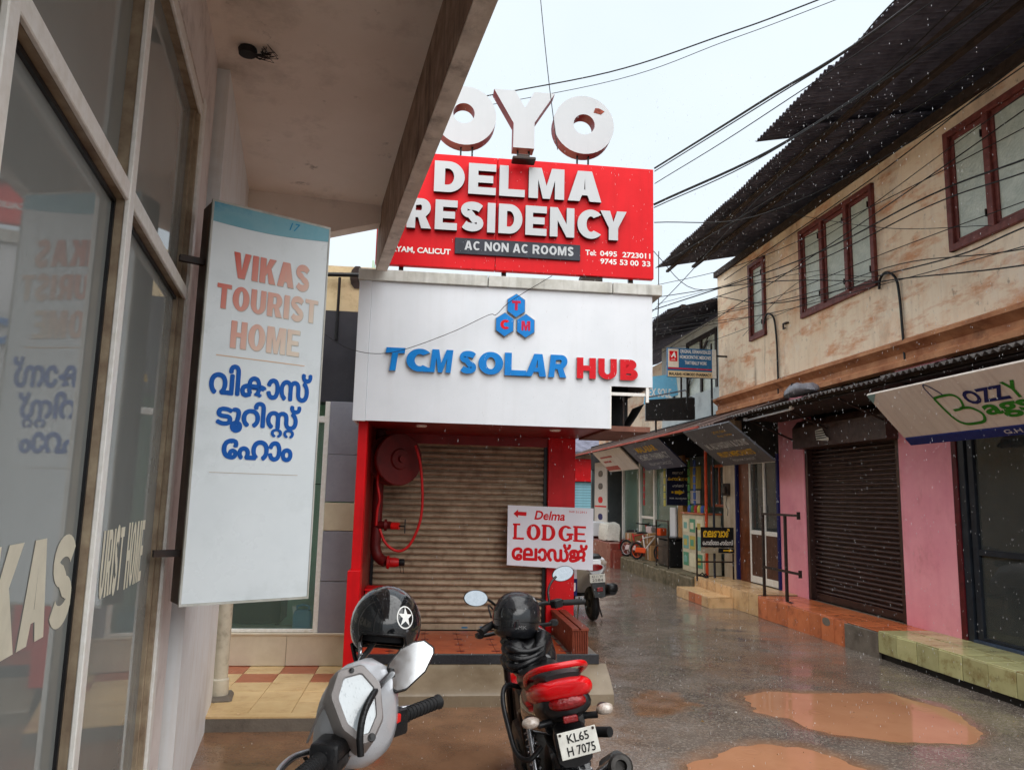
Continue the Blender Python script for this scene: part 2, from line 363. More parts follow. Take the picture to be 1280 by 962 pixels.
m_blackink = ink('black_ink', H(22,22,24)); m_yellow_ink = ink('yellow_ink', H(226,180,40)); m_green_ink = ink('green_ink', H(46,128,34)); m_navy_ink = ink('navy_ink', H(28,34,92))
m_alu = mat('aluminium', H(242,241,238), H(226,223,216), 30, .38, .1, streak=H(200,186,160), sk=.25)
m_alu_bronze = mat('aluminium_aged', H(170,154,130), H(128,108,90), 12, .42, .1, streak=H(96,76,62), sk=.6)
m_offwall = mat('white_wall', H(236,238,240), H(224,224,224), 2.0, .6, bump=.06, bscale=25, streak=H(196,170,140), sk=.3, stain=H(170,150,130), st=.3, stscale=1.3)
m_pinkwall = mat('faint_pink_wall', H(234,226,222), H(214,202,197), 3, .7, bump=.08, stain=H(96,84,78), st=.5, stscale=3)
m_soffit = mat('soffit_plaster', H(240,230,222), H(226,214,204), 1.4, .8, bump=.1, bscale=30, stain=H(140,126,116), st=.5, stscale=1.6, contrast=(.3,.75), extra=[(H(96,84,76), (5,5,5), .63, .72, .6)])
m_fascia = mat('weathered_concrete', H(176,152,134), H(126,102,88), 5, .85, bump=.25, bscale=45, streak=H(62,50,44), sk=.7, contrast=(.3,.65))
m_fasciab = mat('pale_concrete', H(222,212,202), H(190,178,168), 8, .8, bump=.3, bscale=60, stain=H(90,80,74), st=.6, stscale=6)
m_cream = mat('cream_wall', H(246,228,204), H(232,208,180), 1.1, .75, bump=.1, bscale=30, streak=H(160,122,92), sk=.2, stain=H(218,156,104), st=.7, stscale=.75, contrast=(.3,.7), extra=[(H(202,124,70), (1.3,1.3,4.0), .51, .64, .72), (H(140,112,92), (.9,.9,.5), .52, .72, .65), (H(110,94,84), (14,14,9), .60, .70, .6), (H(86,74,68), (3.5,3.5,.5), .62, .74, .6), (H(236,222,206), (2.2,2.2,1.4), .58, .7, .6)])
m_cornice = mat('stained_cornice', H(196,140,100), H(150,92,62), 3, .75, bump=.3, bscale=30, stain=H(92,56,44), st=.8, stscale=2.6)
m_pink = mat('pink_wall', H(242,164,176), H(228,144,160), 1.6, .6, bump=.1, bscale=24, streak=H(196,104,116), sk=.12, stain=H(196,112,116), st=.45, stscale=1.8, extra=[(H(176,112,96), (3,3,1.2), .56, .72, .55), (H(244,186,196), (2,2,2), .58, .72, .5), (H(120,70,72), (18,18,14), .66, .76, .5)])
m_redwood = mat('red_window_wood', H(124,66,58), H(94,46,42), 14, .5, bump=.15, bscale=60, streak=H(66,30,28), sk=.5)
m_dkred = mat('maroon_paint', H(90,18,26), H(66,14,20), 10, .5)
m_rooftin = mat('roof_sheet', H(100,100,114), H(68,68,80), 5, .75, bump=.15, bscale=40, stain=H(56,50,52), st=.6, stscale=3, rand=.2)
m_woodbeam = mat('dark_timber', H(66,54,48), H(44,36,33), 12, .8, bump=.3)
m_brownshutter = mat('brown_shutter', H(72,52,48), H(52,36,34), 8, .32, .1, metal=.25, stain=H(44,30,28), st=.5, stscale=5, rand=.06)
m_shutterhood = mat('shutter_hood', H(84,64,58), H(60,44,40), 6, .45, stain=H(40,28,26), st=.6)
m_beigeshutter = mat('beige_shutter', H(178,158,134), H(148,126,104), 5, .5, .1, metal=.1, streak=H(96,72,54), sk=.6, stain=H(110,84,64), st=.6, stscale=5, rand=.08)
m_glass = glass('shop_glass'); m_glassgrey = glass('grey_glass', (.55,.58,.57), .03, (.30,.32,.31), .62, .9); m_glassdark = glass('dark_glass', (.75,.8,.8), .03, (.11,.12,.12), .28, 1.0)
m_glassteal = glass('teal_glass', (.9,.97,.94), .03, (.26,.36,.32), .12)
m_frost = mat('frosted_pane', H(198,204,190), H(168,176,164), 7, .25, .1, bump=.6, bscale=36, spec=.6, rand=.05)
m_tile_or = mat('orange_tile', H(206,118,74), H(182,96,58), 5, .22, .1, bump=.05, rand=.2, stain=H(104,62,46), st=.7, stscale=5, spec=.5, extra=[(H(70,52,44), (7,7,5), .6, .7, .7)])
m_tile_gr = mat('green_tile', H(190,186,136), H(168,164,114), 5, .22, .1, bump=.05, rand=.16, stain=H(128,96,52), st=.8, stscale=5, spec=.5, extra=[(H(84,70,48), (8,8,6), .6, .7, .7)])
m_tile_cr = mat('cream_tile', H(222,186,140), H(204,164,118), 5, .25, .1, rand=.14, stain=H(120,84,52), st=.7, stscale=5, spec=.5, extra=[(H(90,70,50), (8,8,6), .6, .7, .6)])
m_tile_be = mat('beige_tile', H(216,206,186), H(202,190,170), 5, .2, .08, rand=.04)
m_tile_floor = mat('sand_tile', H(222,192,142), H(206,172,122), 5, .25, .08, rand=.06, stain=H(150,110,70), st=.35, stscale=5)
m_tile_brick = mat('brick_red_tile', H(182,104,74), H(164,90,62), 5, .3, .08, rand=.06)
m_plat = mat('terracotta_floor', H(186,92,56), H(160,74,46), 4, .22, .1, rand=.08, stain=H(96,52,38), st=.5, stscale=5)
m_cement = mat('cement', H(120,112,102), H(94,86,78), 6, .55, .2, bump=.3, bscale=60, stain=H(66,58,50), st=.5, stscale=3)
m_ramp = mat('wet_cement', H(136,122,102), H(108,94,76), 3, .22, .14, bump=.08, bscale=50, stain=H(84,66,48), st=.6, stscale=1.6)
m_granite = mat('dark_granite', H(50,50,54), H(30,30,34), 60, .2, .08)
m_mossy = mat('mossy_stone', H(124,112,92), H(78,74,56), 9, .7, bump=.5, bscale=24, stain=H(40,42,30), st=.8, stscale=4)
m_maroontile = mat('maroon_ribbed', H(134,66,46), H(104,46,32), 12, .5, bump=.3, bscale=50)
m_maroonstep = mat('maroon_step', H(136,70,60), H(110,54,46), 4, .3)
m_pvc = mat('pvc_pipe', H(206,198,180), H(180,170,150), 6, .45, stain=H(96,86,70), st=.6, stscale=6)
m_greytile = mat('grey_cladding', H(150,152,164), H(138,140,152), 6, .3, rand=.03)
m_beigeband = mat('beige_cladding', H(214,206,182), H(200,190,164), 6, .35)
m_yellowwall = mat('yellow_wall', H(222,202,162), H(200,178,138), 3, .75, bump=.15, stain=H(120,92,60), st=.5, stscale=3)
m_dark = mat('dark_interior_shade', H(36,36,38), H(24,24,26), 3, .8)
m_rubber = mat('rubber', H(26,26,28), H(16,16,17), 30, .6, bump=.2, bscale=120); m_plastic = mat('black_plastic', H(30,30,32), H(18,18,20), 20, .32, .1, drops=.25, bscale=120)
m_glossblack = mat('gloss_black', H(24,25,28), H(16,17,19), 14, .12, .05, coat=.8, drops=.5, bscale=150)
m_satinblack = mat('satin_black', H(34,35,39), H(24,25,28), 14, .24, .06, coat=.3, drops=.5, bscale=170)
m_seat = mat('seat_vinyl', H(30,29,30), H(18,18,19), 18, .3, .1, bump=.15, bscale=160)
m_bikered = mat('bike_red', H(214,10,20), H(200,6,14), 6, .25, .05, coat=.35, drops=.2, bscale=140, spec=.35)
m_lampred = mat('tail_lens', H(150,6,12), H(100,3,6), 26, .15, .04, coat=.3, spec=.4, bump=.5, bscale=90)
m_lampclear = mat('clear_lens', H(196,186,176), H(140,120,104), 40, .08, .04, coat=1, spec=.8, bump=.4, bscale=110)
m_chrome = mat('chrome', H(180,180,184), H(140,140,144), 20, .22, .08, metal=.95); m_mirror = mat('mirror_glass', H(205,208,212), H(190,194,198), 60, .10, .05, metal=1.0)
m_silver = mat('silver_paint', H(190,192,197), H(176,178,183), 9, .3, .06, metal=.1, coat=.6, drops=.25, bscale=150); m_silverdk = mat('bezel_grey', H(152,147,146), H(134,129,128), 9, .4, .06, drops=.2, bscale=160)
m_engine = mat('engine_alloy', H(70,68,66), H(44,42,40), 16, .5, metal=.5, bump=.2)
m_plate = mat('number_plate', H(222,222,214), H(198,196,188), 20, .45)
m_cloth = mat('black_raincoat', H(26,26,28), H(16,16,18), 9, .28, .1, bump=.2, bscale=60)
m_hose = mat('red_hose', H(196,20,24), H(160,14,18), 14, .45); m_pipered = mat('oxide_pipe', H(104,22,22), H(76,18,18), 10, .5, bump=.1)
m_cable = mat('cable', H(24,24,26), H(36,34,34), 10, .6)
# ================================================================== ground
def inpoly(px, py, poly):                       # signed distance, negative inside
    d = np.full(px.shape, 1e9); ins = np.zeros(px.shape, bool); n = len(poly)
    for i in range(n):
        ax, ay = poly[i]; bx, by = poly[(i+1) % n]
        ex, ey = bx-ax, by-ay; t = np.clip(((px-ax)*ex+(py-ay)*ey)/(ex*ex+ey*ey), 0, 1)
        d = np.minimum(d, np.hypot(px-ax-t*ex, py-ay-t*ey))
        c = ((ay > py) != (by > py)) & (px < (bx-ax)*(py-ay)/((by-ay) if by != ay else 1e-9)+ax); ins ^= c
    return np.where(ins, -d, d)
PUD = [[(2.08,6.89),(2.36,7.03),(3.43,7.07),(3.62,6.74),(3.62,6.42),(3.52,5.96),(3.27,5.74),(2.98,5.66),(2.75,5.7),(2.34,5.91),(2.23,6.03),(2.19,6.21),(2.05,6.4)],
       [(1.22,5.13),(1.54,5.46),(1.76,5.55),(2.03,5.49),(2.2,5.29),(2.33,5.08),(2.32,4.84),(1.96,4.51),(1.37,4.47),(1.13,4.76)]]
MUD = [(1.22,7.05),(1.58,7.02),(1.62,6.57),(1.36,6.29),(1.07,6.21),(1.03,6.62)]
def wob(x, y, s, seed):
    r = np.random.RandomState(seed); o = np.zeros_like(x)
    for k in range(7):
        a = r.uniform(0, 6.28); fq = s*r.uniform(.6, 2.4); o += np.sin(x*math.cos(a)*fq + y*math.sin(a)*fq + r.uniform(0, 6.28))/(1+k*.3)
    return o/3
def dense(a, b, step, far0, far1):
    mid = list(np.arange(a, b, step)); lo = [far0, far0/3, far0/8, a-6, a-3, a-1.5, a-.6]; hi = [b, b+.6, b+1.5, b+3, b+6, b+12, far1/8, far1/3, far1]
    return np.array(sorted(lo + mid + hi))
gx = dense(-2.6, 5.4, .045, -400, 400); gy = dense(3.2, 10.6, .045, -400, 600)
GX, GY = np.meshgrid(gx, gy); GZ = wob(GX, GY, 1.6, 3)*.006 + wob(GX, GY, 9, 5)*.0022
rough_edge = wob(GX, GY, 6, 9)*.05 + wob(GX, GY, 22, 2)*.028 + wob(GX, GY, 60, 4)*.014
mud = np.zeros_like(GX)
for i, P in enumerate(PUD):
    d = inpoly(GX, GY, P) + rough_edge
    GZ -= .03*np.clip((.10-d)/.22, 0, 1); mud = np.maximum(mud, np.clip((.26-d)/.30, 0, 1)**1.5)
d = inpoly(GX, GY, MUD) + rough_edge*2; GZ -= .006*np.clip((.05-d)/.1, 0, 1); mud = np.maximum(mud, .85*np.clip((.06-d)/.1, 0, 1))
edge = GX - (.75 + .10*(GY-6.5)) + wob(GX, GY, 2.2, 21)*.16                     # earth yard beside the parked bikes
mud = np.maximum(mud, np.clip(.5-edge/.35, 0, 1)*(GY < 9.5))
lane = np.clip(wob(GX, GY, 1.1, 33)*.9 + wob(GX, GY, 3.4, 34)*.5, 0, 1)*.6; mud = np.clip(np.maximum(mud, lane*(GX > .6)), 0, 1)
nx_, ny_ = len(gx), len(gy)
vv = np.stack([GX, GY, GZ], -1).reshape(-1, 3)
idx = np.arange(nx_*ny_).reshape(ny_, nx_)
ff = np.stack([idx[:-1,:-1], idx[:-1,1:], idx[1:,1:], idx[1:,:-1]], -1).reshape(-1, 4)
gme = bpy.data.meshes.new('ground'); gme.from_pydata(vv.tolist(), [], ff.tolist()); gme.shade_smooth()
at = gme.attributes.new('mud', 'FLOAT', 'POINT'); at.data.foreach_set('value', mud.reshape(-1).astype(np.float32))
def ground_mat():
    m = bpy.data.materials.new('wet_asphalt'); m.use_nodes = True; n = m.node_tree.nodes; l = m.node_tree.links.new; p = n['Principled BSDF']
    tc = n.new('ShaderNodeTexCoord'); co = tc.outputs['Object']
    def noise(s, d=6, r=.6):
        z = n.new('ShaderNodeTexNoise'); z.inputs['Scale'].default_value = s; z.inputs['Detail'].default_value = d; z.inputs['Roughness'].default_value = r; l(co, z.inputs['Vector']); return z.outputs['Fac']
    def rng(v, a, b, c=0., d_=1.):
        q = n.new('ShaderNodeMapRange'); q.inputs[1].default_value = a; q.inputs[2].default_value = b; q.inputs[3].default_value = c; q.inputs[4].default_value = d_; l(v, q.inputs[0]); return q.outputs[0]
    def mixc(f, a, b):
        q = n.new('ShaderNodeMix'); q.data_type = 'RGBA'; l(f, q.inputs[0])
        for s_, x in ((6, a), (7, b)):
            if isinstance(x, tuple): q.inputs[s_].default_value = x
            else: l(x, q.inputs[s_])
        return q.outputs[2]
    vo = n.new('ShaderNodeTexVoronoi'); vo.inputs['Scale'].default_value = 75; l(co, vo.inputs['Vector'])
    vc = n.new('ShaderNodeSeparateColor'); l(vo.outputs['Color'], vc.inputs[0])
    agg = rng(vc.outputs[0], .3, 1.0)
    asp = mixc(rng(noise(1.3), .35, .7), H(118,107,99), H(86,78,73)); asp = mixc(rng(agg, .5, 1, 0, .38), asp, H(190,180,168))
    mudc = mixc(rng(noise(3.5, 8), .35, .7), H(140,104,78), H(108,78,58)); mudc = mixc(rng(noise(60), .55, .75, 0, .45), mudc, H(156,124,98))
    a = n.new('ShaderNodeAttribute'); a.attribute_name = 'mud'
    mm = n.new('ShaderNodeMath'); mm.operation = 'MULTIPLY_ADD'; mm.use_clamp = True; l(a.outputs['Fac'], mm.inputs[0]); mm.inputs[1].default_value = 1.25; l(rng(noise(9, 7), .2, .8, -.35, .1), mm.inputs[2])
    l(mixc(mm.outputs[0], asp, mudc), p.inputs['Base Color'])
    wet = rng(noise(1.7, 8, .68), .46, .66)
    l(rng(wet, 0, 1, .05, .26), p.inputs['Roughness']); p.inputs['Specular IOR Level'].default_value = .7
    bp = n.new('ShaderNodeBump'); bp.inputs['Distance'].default_value = .007
    ad = n.new('ShaderNodeMath'); ad.operation = 'ADD'; l(rng(vo.outputs['Distance'], 0, .6, 1, 0), ad.inputs[0]); l(noise(22), ad.inputs[1])
    l(ad.outputs[0], bp.inputs['Height']); l(rng(wet, 0, 1, .06, .6), bp.inputs['Strength']); l(bp.outputs[0], p.inputs['Normal'])
    return m
gme.materials.append(ground_mat())
go = bpy.data.objects.new('ground', gme); _link(go, W0, None); go['kind'] = 'structure'
m_puddle = mat('muddy_water', H(184,134,102), H(166,116,86), 1.1, .05, .03, spec=.5, contrast=(.3, .7), extra=[(H(150,102,72), (3,3,3), .55, .72, .5)])
def ripples(m):                                                   # ring ripples of raindrops as fine relief
    n = m.node_tree.nodes; l = m.node_tree.links.new; tc = n.new('ShaderNodeTexCoord'); H_ = None
    for sc_, fq in ((2.6, 42), (4.3, 60)):
        v = n.new('ShaderNodeTexVoronoi'); v.inputs['Scale'].default_value = sc_; l(tc.outputs['Object'], v.inputs['Vector'])
        a = n.new('ShaderNodeMath'); a.operation = 'MULTIPLY'; a.inputs[1].default_value = fq; l(v.outputs['Distance'], a.inputs[0])
        b = n.new('ShaderNodeMath'); b.operation = 'SINE'; l(a.outputs[0], b.inputs[0])
        f = n.new('ShaderNodeMapRange'); f.inputs[1].default_value = .05; f.inputs[2].default_value = .33; f.inputs[3].default_value = 1; f.inputs[4].default_value = 0; l(v.outputs['Distance'], f.inputs[0])
        c = n.new('ShaderNodeMath'); c.operation = 'MULTIPLY'; l(b.outputs[0], c.inputs[0]); l(f.outputs[0], c.inputs[1])
        if H_ is None: H_ = c.outputs[0]
        else:
            d_ = n.new('ShaderNodeMath'); d_.operation = 'ADD'; l(H_, d_.inputs[0]); l(c.outputs[0], d_.inputs[1]); H_ = d_.outputs[0]
    bp = n.new('ShaderNodeBump'); bp.inputs['Strength'].default_value = .16; bp.inputs['Distance'].default_value = .004; l(H_, bp.inputs['Height']); l(bp.outputs[0], n['Principled BSDF'].inputs['Normal'])
ripples(m_puddle)
for P in PUD:
    cx, cy = np.mean(P, 0)
    mb = MB(); q = [(cx+(x-cx)*1.12, cy+(y-cy)*1.12, -.011) for x, y in P]
    mb.add(q, [tuple(range(len(q)-1, -1, -1))]); struct('puddle', mb, m_puddle)
# yard litter
m_litter = mat('litter', H(206,200,194), H(170,160,150), 20, .6, rand=.3); m_leaf = mat('fallen_leaf', H(150,120,50), H(110,76,34), 20, .6, rand=.3)
lit = MB()
for i in range(420):
    if i < 70: x, y = random.uniform(-1.9, .6), random.uniform(4.6, 6.0)
    else: x, y = random.uniform(.9, 4.6), random.uniform(4.6, 8.6)
    s_, a = random.uniform(.004, .02)*(1 if i % 6 == 0 else .5), random.uniform(0, 6.28); c, d = math.cos(a)*s_, math.sin(a)*s_
    z = .012; h = random.uniform(.002, .012)
    lit.add([(x-c, y-d, z), (x+d*.6, y-c*.6, z+h), (x+c, y+d, z), (x-d*.6, y+c*.6, z+h*.4)], [(0, 1, 2, 3)], random.choice([0, 1, 2, 2]))
solo('litter', lit, [m_litter, m_leaf, m_cement], 'tiny scraps of paper and leaves strewn over the wet road', 'litter', kind='stuff')

# ================================================================== left hotel front (x along wall, y = -out)
hb = thing('hotel_front', 'hotel frontage with aluminium framed tinted glass and white lower wall', 'building', LS, (4, 0, 0))
part(hb, 'wall', MB().wall(3.80, 4.09, 0, 4.05, 0, .3).wall(-4, 3.80, 3.57, 6, 0, .3).box(-4, 4.05, .1, .3, 0, .12).box(-4, 4, 1.6, 3, 0, 6), m_pinkwall)
part(hb, 'corner_wall', MB().box(4.14, 6.12, -.06, 3, -.2, 4.6), m_offwall, label='dirty white plastered wall at the corner')
part(hb, 'wall_groove', MB().box(4.088, 4.142, .03, .3, 0, 4.1), m_black)
part(hb, 'room_back', MB().box(-4, 3.9, 1.5, 1.55, 0, 3.9).box(3.84, 3.9, .1, 1.5, 0, 3.9).box(-4, 3.9, .1, 1.5, 3.7, 3.75), mat('room_grey', H(150,150,142), H(128,128,122), 1, .8))
def bar(mb, x0, x1, z0, z1, y0=-.0, y1=.055, m=0): mb.cbox(x0, x1, y0, y1, z0, z1, .004, m)
for x0, x1 in ((-.62,-.55), (.37,.43), (1.345,1.40), (2.405,2.47)):
    part(hb, 'mullion', MB().cbox(x0, x1, 0, .016, .1, 3.55, .003, 0).cbox(x0+.004, x1-.004, .014, .075, .1, 3.55, .003, 1), [m_alu, m_alu_bronze])
part(hb, 'mullion', MB().cbox(3.72, 3.80, -.004, .02, .0, 3.6, .004, 0).cbox(3.695, 3.725, .01, .04, .0, 3.6, .004, 1).cbox(3.665, 3.70, .03, .08, 0, 3.56, .004, 1), [m_alu, m_alu_bronze], label='stepped end jamb beside the wall')
for z0, z1 in ((.06,.13), (2.555,2.615), (3.50,3.56)):
    part(hb, 'transom', MB().cbox(-4, 3.72, .003, .018, z0, z1, .003, 0).cbox(-4, 3.72, .016, .074, z0+.003, z1-.003, .003, 1), [m_alu, m_alu_bronze])
for x0, x1 in ((-.55,.37), (.43,1.345), (1.40,2.405), (2.47,3.68)):
    for z0, z1 in ((.13,2.555), (2.615,3.50)):
        part(hb, 'pane', MB().box(x0, x1, .05, .056, z0, z1), m_glassgrey)
    part(hb, 'pane_bead', MB().box(x0, x0+.014, .04, .05, .13, 2.555).box(x1-.014, x1, .04, .05, .13, 2.555).box(x0, x1, .04, .05, 2.54, 2.555), m_black)
m_stick = ink('cream_sticker', H(222,216,196))
for ch, a, b in (('I', 1.62, 1.675), ('K', 1.70, 1.94), ('A', 1.96, 2.165), ('S', 2.19, 2.395)):
    btext(hb, ch, a, b, 1.258, 1.515, .0485, m_stick, .36, .16)
btext(hb, 'URIST', 2.73, 3.06, 1.262, 1.515, .0485, m_stick, .36, .16, .1); btext(hb, 'HOME', 3.13, 3.46, 1.262, 1.515, .0485, m_stick, .36, .16, .1)
part(hb, 'curtain', MB().loft([[(x, 1.0+.03*math.sin(x*40), z) for x in np.arange(-.5, 3.8, .04)] for z in (.3, 3.6)], cap=False, close=False), mat('curtain', H(150,150,140), H(130,132,124), 3, .8))

cn = thing('canopy', 'overhanging concrete canopy with stained plaster soffit and dark fascia beam', 'canopy', LS, (2, -.5, 3.5))
part(cn, 'soffit', MB().box(-3, 6.02, -1.1, .2, 4.0, 4.15), m_soffit)
fas = MB(); N = 60
poly = [(-1.1, 3.53), (-1.1, 4.16), (-1.19, 4.16), (-1.19, 3.53)]
rings = []
for i in range(N+1):
    x = -3 + 9.16*i/N; j = .012 if i < N else .04
    rings.append([(x, -1.1+random.uniform(-.003,.003), 3.53+random.uniform(-j, j)*.5), (x, -1.1, 4.16), (x, -1.195, 4.16), (x, -1.195, 3.535+random.uniform(-j, j)*.5)])
fas.loft(rings); part(cn, 'fascia', fas, m_fascia)
part(cn, 'fascia_lip', MB().loft([[(-3+9.155*i/N, -1.104, 3.516), (-3+9.155*i/N, -1.104, 3.528), (-3+9.155*i/N, -1.192, 3.531), (-3+9.155*i/N, -1.192, 3.516)] for i in range(N+1)]), m_fasciab, label='paler underside of the fascia beam')
part(cn, 'end_beam', MB().add([(5.93,-.06,3.52),(5.93,-1.1,3.86),(5.93,-1.1,4.0),(5.93,-.06,4.0),(6.09,-.06,3.52),(6.09,-1.1,3.86),(6.09,-1.1,4.0),(6.09,-.06,4.0)],
     [(0,1,2,3),(7,6,5,4),(0,4,5,1),(1,5,6,2),(2,6,7,3),(3,7,4,0)]), m_soffit)
nb = MB().lathe([(.01,-.03),(.045,-.028),(.05,0),(.045,.01)], (3.88,-.17,3.99), 'z', 14)
for i in range(16):
    a = random.uniform(0, 6.28); r = random.uniform(.05, .13); y0 = -.17-.02
    nb.tube([(3.88,-.17,3.97), (3.88+.03*math.cos(a), y0-.05+.02*math.sin(a), 3.96), (3.88+r*.4*math.cos(a), y0-.1-.04*math.sin(a*3), 3.965+random.uniform(-.02,.02)), (3.86+r*.5*math.sin(a), -.2-r*.6, 3.99)], .0022, 4)
part(cn, 'ceiling_hook_wiring', nb, m_cable, 40)

# ================================================================== hanging sign box
vk = thing('hanging_sign', 'tall white hotel sign box with faded orange and blue lettering beside glass front', 'sign', VS, (.29, .07, 1.143))
m_signface = mat('sign_face', H(228,235,239), H(216,224,228), 2, .28, .06, stain=H(150,160,160), st=.25, stscale=2.5, spec=.5)
m_signside = mat('sign_side', H(84,66,58), H(58,46,42), 5, .5, streak=H(150,110,80), sk=.5)
part(vk, 'box', MB().cbox(0, .59, .004, .15, 1.143, 3.006, .004), m_signside)
part(vk, 'face', MB().box(.006, .586, -.004, .006, 1.150, 3.0), m_signface)
part(vk, 'edge_trim', MB().box(-.003,.593,-.008,.01,1.139,1.149).box(-.003,.593,-.008,.01,3.0,3.01).box(-.003,.006,-.008,.01,1.149,3.0).box(.586,.593,-.008,.01,1.149,3.0), m_cap)
bandp = [(.006, 2.905)] + [(.006+.58*i/16, 2.905-.016*math.sin(math.pi*i/16)+.028*(i/16)) for i in range(1, 17)] + [(.586, 3.0), (.006, 3.0)]
part(vk, 'blue_band', MB().prism(bandp, -.0065, -.004), mat('teal_print', H(108,172,190), H(140,186,198), 4, .35, stain=H(40,140,180), st=.8, stscale=4))
def fade(name, a, b, x0, x1):
    m = bpy.data.materials.new(name); m.use_nodes = True; n = m.node_tree.nodes; l = m.node_tree.links.new; p = n['Principled BSDF']
    tc = n.new('ShaderNodeTexCoord'); sx = n.new('ShaderNodeSeparateXYZ'); l(tc.outputs['Object'], sx.inputs[0])
    sz = n.new('ShaderNodeMath'); sz.operation = 'MULTIPLY_ADD'; l(sx.outputs['Z'], sz.inputs[0]); sz.inputs[1].default_value = -.75; l(sx.outputs['X'], sz.inputs[2])
    mr = n.new('ShaderNodeMapRange'); mr.inputs[1].default_value = x0; mr.inputs[2].default_value = x1; l(sz.outputs[0], mr.inputs[0])
    mx = n.new('ShaderNodeMix'); mx.data_type = 'RGBA'; mx.inputs[6].default_value = a; mx.inputs[7].default_value = b; l(mr.outputs[0], mx.inputs[0]); l(mx.outputs[2], p.inputs['Base Color']); p.inputs['Roughness'].default_value = .4; return m
m_fade = fade('faded_orange', H(212,70,42), H(224,208,190), -1.38, -.78)
m_fadeedge = ink('print_edge', H(190,186,180))
for s_, a, b, z0, z1 in (('VIKAS', .115, .495, 2.645, 2.783), ('TOURIST', .05, .55, 2.487, 2.617), ('HOME', .128, .466, 2.312, 2.443)):
    btext(vk, s_, a+.003, b+.003, z0-.003, z1-.003, -.0052, m_fadeedge, .36, .17, .1)
    btext(vk, s_, a, b, z0, z1, -.0062, m_fade, .36, .17, .1)
text_m(vk, 'വികാസ്', .048, .545, 2.085, 2.235, -.006, m_blue_ink, .0055)
text_m(vk, 'ടൂറിസ്', .09, .498, 1.915, 2.07, -.006, m_blue_ink, .0055)
text_m(vk, 'റ', .352, .408, 1.905, 1.948, -.0074, m_blue_ink, .004); text_m(vk, 'റ', .414, .468, 1.905, 1.948, -.0074, m_blue_ink, .004)
text_m(vk, 'േഹാം', .128, .468, 1.79, 1.888, -.006, m_blue_ink, .0055)
text(vk, '17', .375, .43, 2.945, 2.985, -.0085, ink('paint_blue', H(30,140,190)), bold=.0, shear=.3)
part(vk, 'rule', MB().box(.07,.5,-.0055,-.0045,2.268,2.272), ink('rule_orange', H(226,186,150)))
part(vk, 'rule', MB().box(.08,.5,-.0055,-.0045,1.727,1.730), ink('rule_pale', H(200,190,180)))
[part(vk, 'bracket', MB().box(-.11,.02,.05,.08,z,z+.03), m_steel) for z in (1.35, 2.7)]

dp = thing('drain_pipe', 'pale plastic drain pipe with wire tie at the hotel corner', 'pipe', LS, (6.15, -.13, 0))
part(dp, 'pipe', MB().tube([(6.2,-.10,.12), (6.2,-.10,4.0)], .055, 16), m_pvc, 60)
part(dp, 'collar', MB().lathe([(.055,.1),(.066,.11),(.066,.24),(.056,.25)], (6.2,-.10,0), 'z', 16), m_pvc, 40)
part(dp, 'wire_tie', MB().tube([(6.2+.058*math.cos(t), -.10+.058*math.sin(t), .82+.008*math.sin(2*t)) for t in np.linspace(0, 6.28, 17)], .004, 5), m_woodbeam)
part(dp, 'concrete_foot', MB().cbox(6.08, 6.34, -.2, 0, -.02, .13, .02), m_cement)

# ================================================================== shop behind the bikes (glass front, tiled floor)
lf = thing('tiled_shop', 'glass shop with grey clad pillar and checkered tile porch beside the hotel', 'building', T, (-1, .9, 0))
part(lf, 'porch_base', MB().box(-2.6, .02, -.69, .9, -.1, .088), m_cement)
me_t = MB().cbox(0, .297, 0, .297, 0, .014, .002)
mt = {k: me_t.mesh('tile', m) for k, m in (('a', m_tile_floor), ('b', m_tile_brick))}
for i in range(9):
    for j in range(5):
        x = .02 - .30*(i+1); y = .60 - .30*j
        k = ('b' if (i+j) % 2 else 'a') if j < 2 else 'a'
        piece(lf, 'tile', mt[k], (x+.0015, y+.0015 if j < 4 else y+.0015, .086))
part(lf, 'tile', MB().box(-2.6, .018, -.69, -.602, .086, .1), m_tile_floor)
me_r = MB().cbox(0, .597, 0, .012, 0, .262, .002).mesh('riser_tile', m_tile_be)
for i in range(4): piece(lf, 'riser_tile', me_r, (.02-.6*(i+1)+.0015, .888, .104))
part(lf, 'sill', MB().cbox(-2.6, .02, .87, 1.3, .368, .39, .004), m_tile_be)
part(lf, 'shopfront_frame', MB().cbox(-.36,-.315,.9,.95,.39,2.5,.003).cbox(-2.5,-.36,.9,.95,.392,.42,.003).cbox(-2.5,-.36,.9,.95,2.3,2.36,.003).cbox(-1.5,-1.46,.9,.95,.42,2.3,.003), m_alu)
part(lf, 'pane', MB().box(-1.46,-.36,.92,.926,.42,2.3), m_glassteal); part(lf, 'pane', MB().box(-2.5,-1.5,.92,.926,.42,2.3), m_glassteal)
part(lf, 'pane_joint', MB().box(-1.46,-.36,.915,.92,1.72,1.727), m_black)
for z0, z1, m in ((.392,.84,m_greytile), (.846,1.296,m_greytile), (1.302,1.556,m_beigeband), (1.566,2.0,m_greytile), (2.004,2.5,m_greytile)):
    part(lf, 'cladding_panel', MB().cbox(-.312,.015,.88,1.2,z0,z1,.003), m)
part(lf, 'upper_panel', MB().box(-2.6,.02,.93,1.2,2.5,3.39), mat('charcoal_panel', H(62,62,68), H(50,50,56), 3, .4))
part(lf, 'upper_wall', MB().box(-2.6,.03,1.0,1.3,3.4,3.86), m_yellowwall)
part(lf, 'upper_pipe', MB().tube([(-1.2,.92,3.72),(.0,.92,3.76)], .022, 8).tube([(-.3,.92,3.1),(-.3,.92,3.72)], .014, 8), m_black)
part(lf, 'broken_plaster', MB().loft([sq_ring(-.14,.985,3.75,.07,.12,2,10), sq_ring(-.14,1.01,3.75,.06,.1,2,10)]), m_steel)
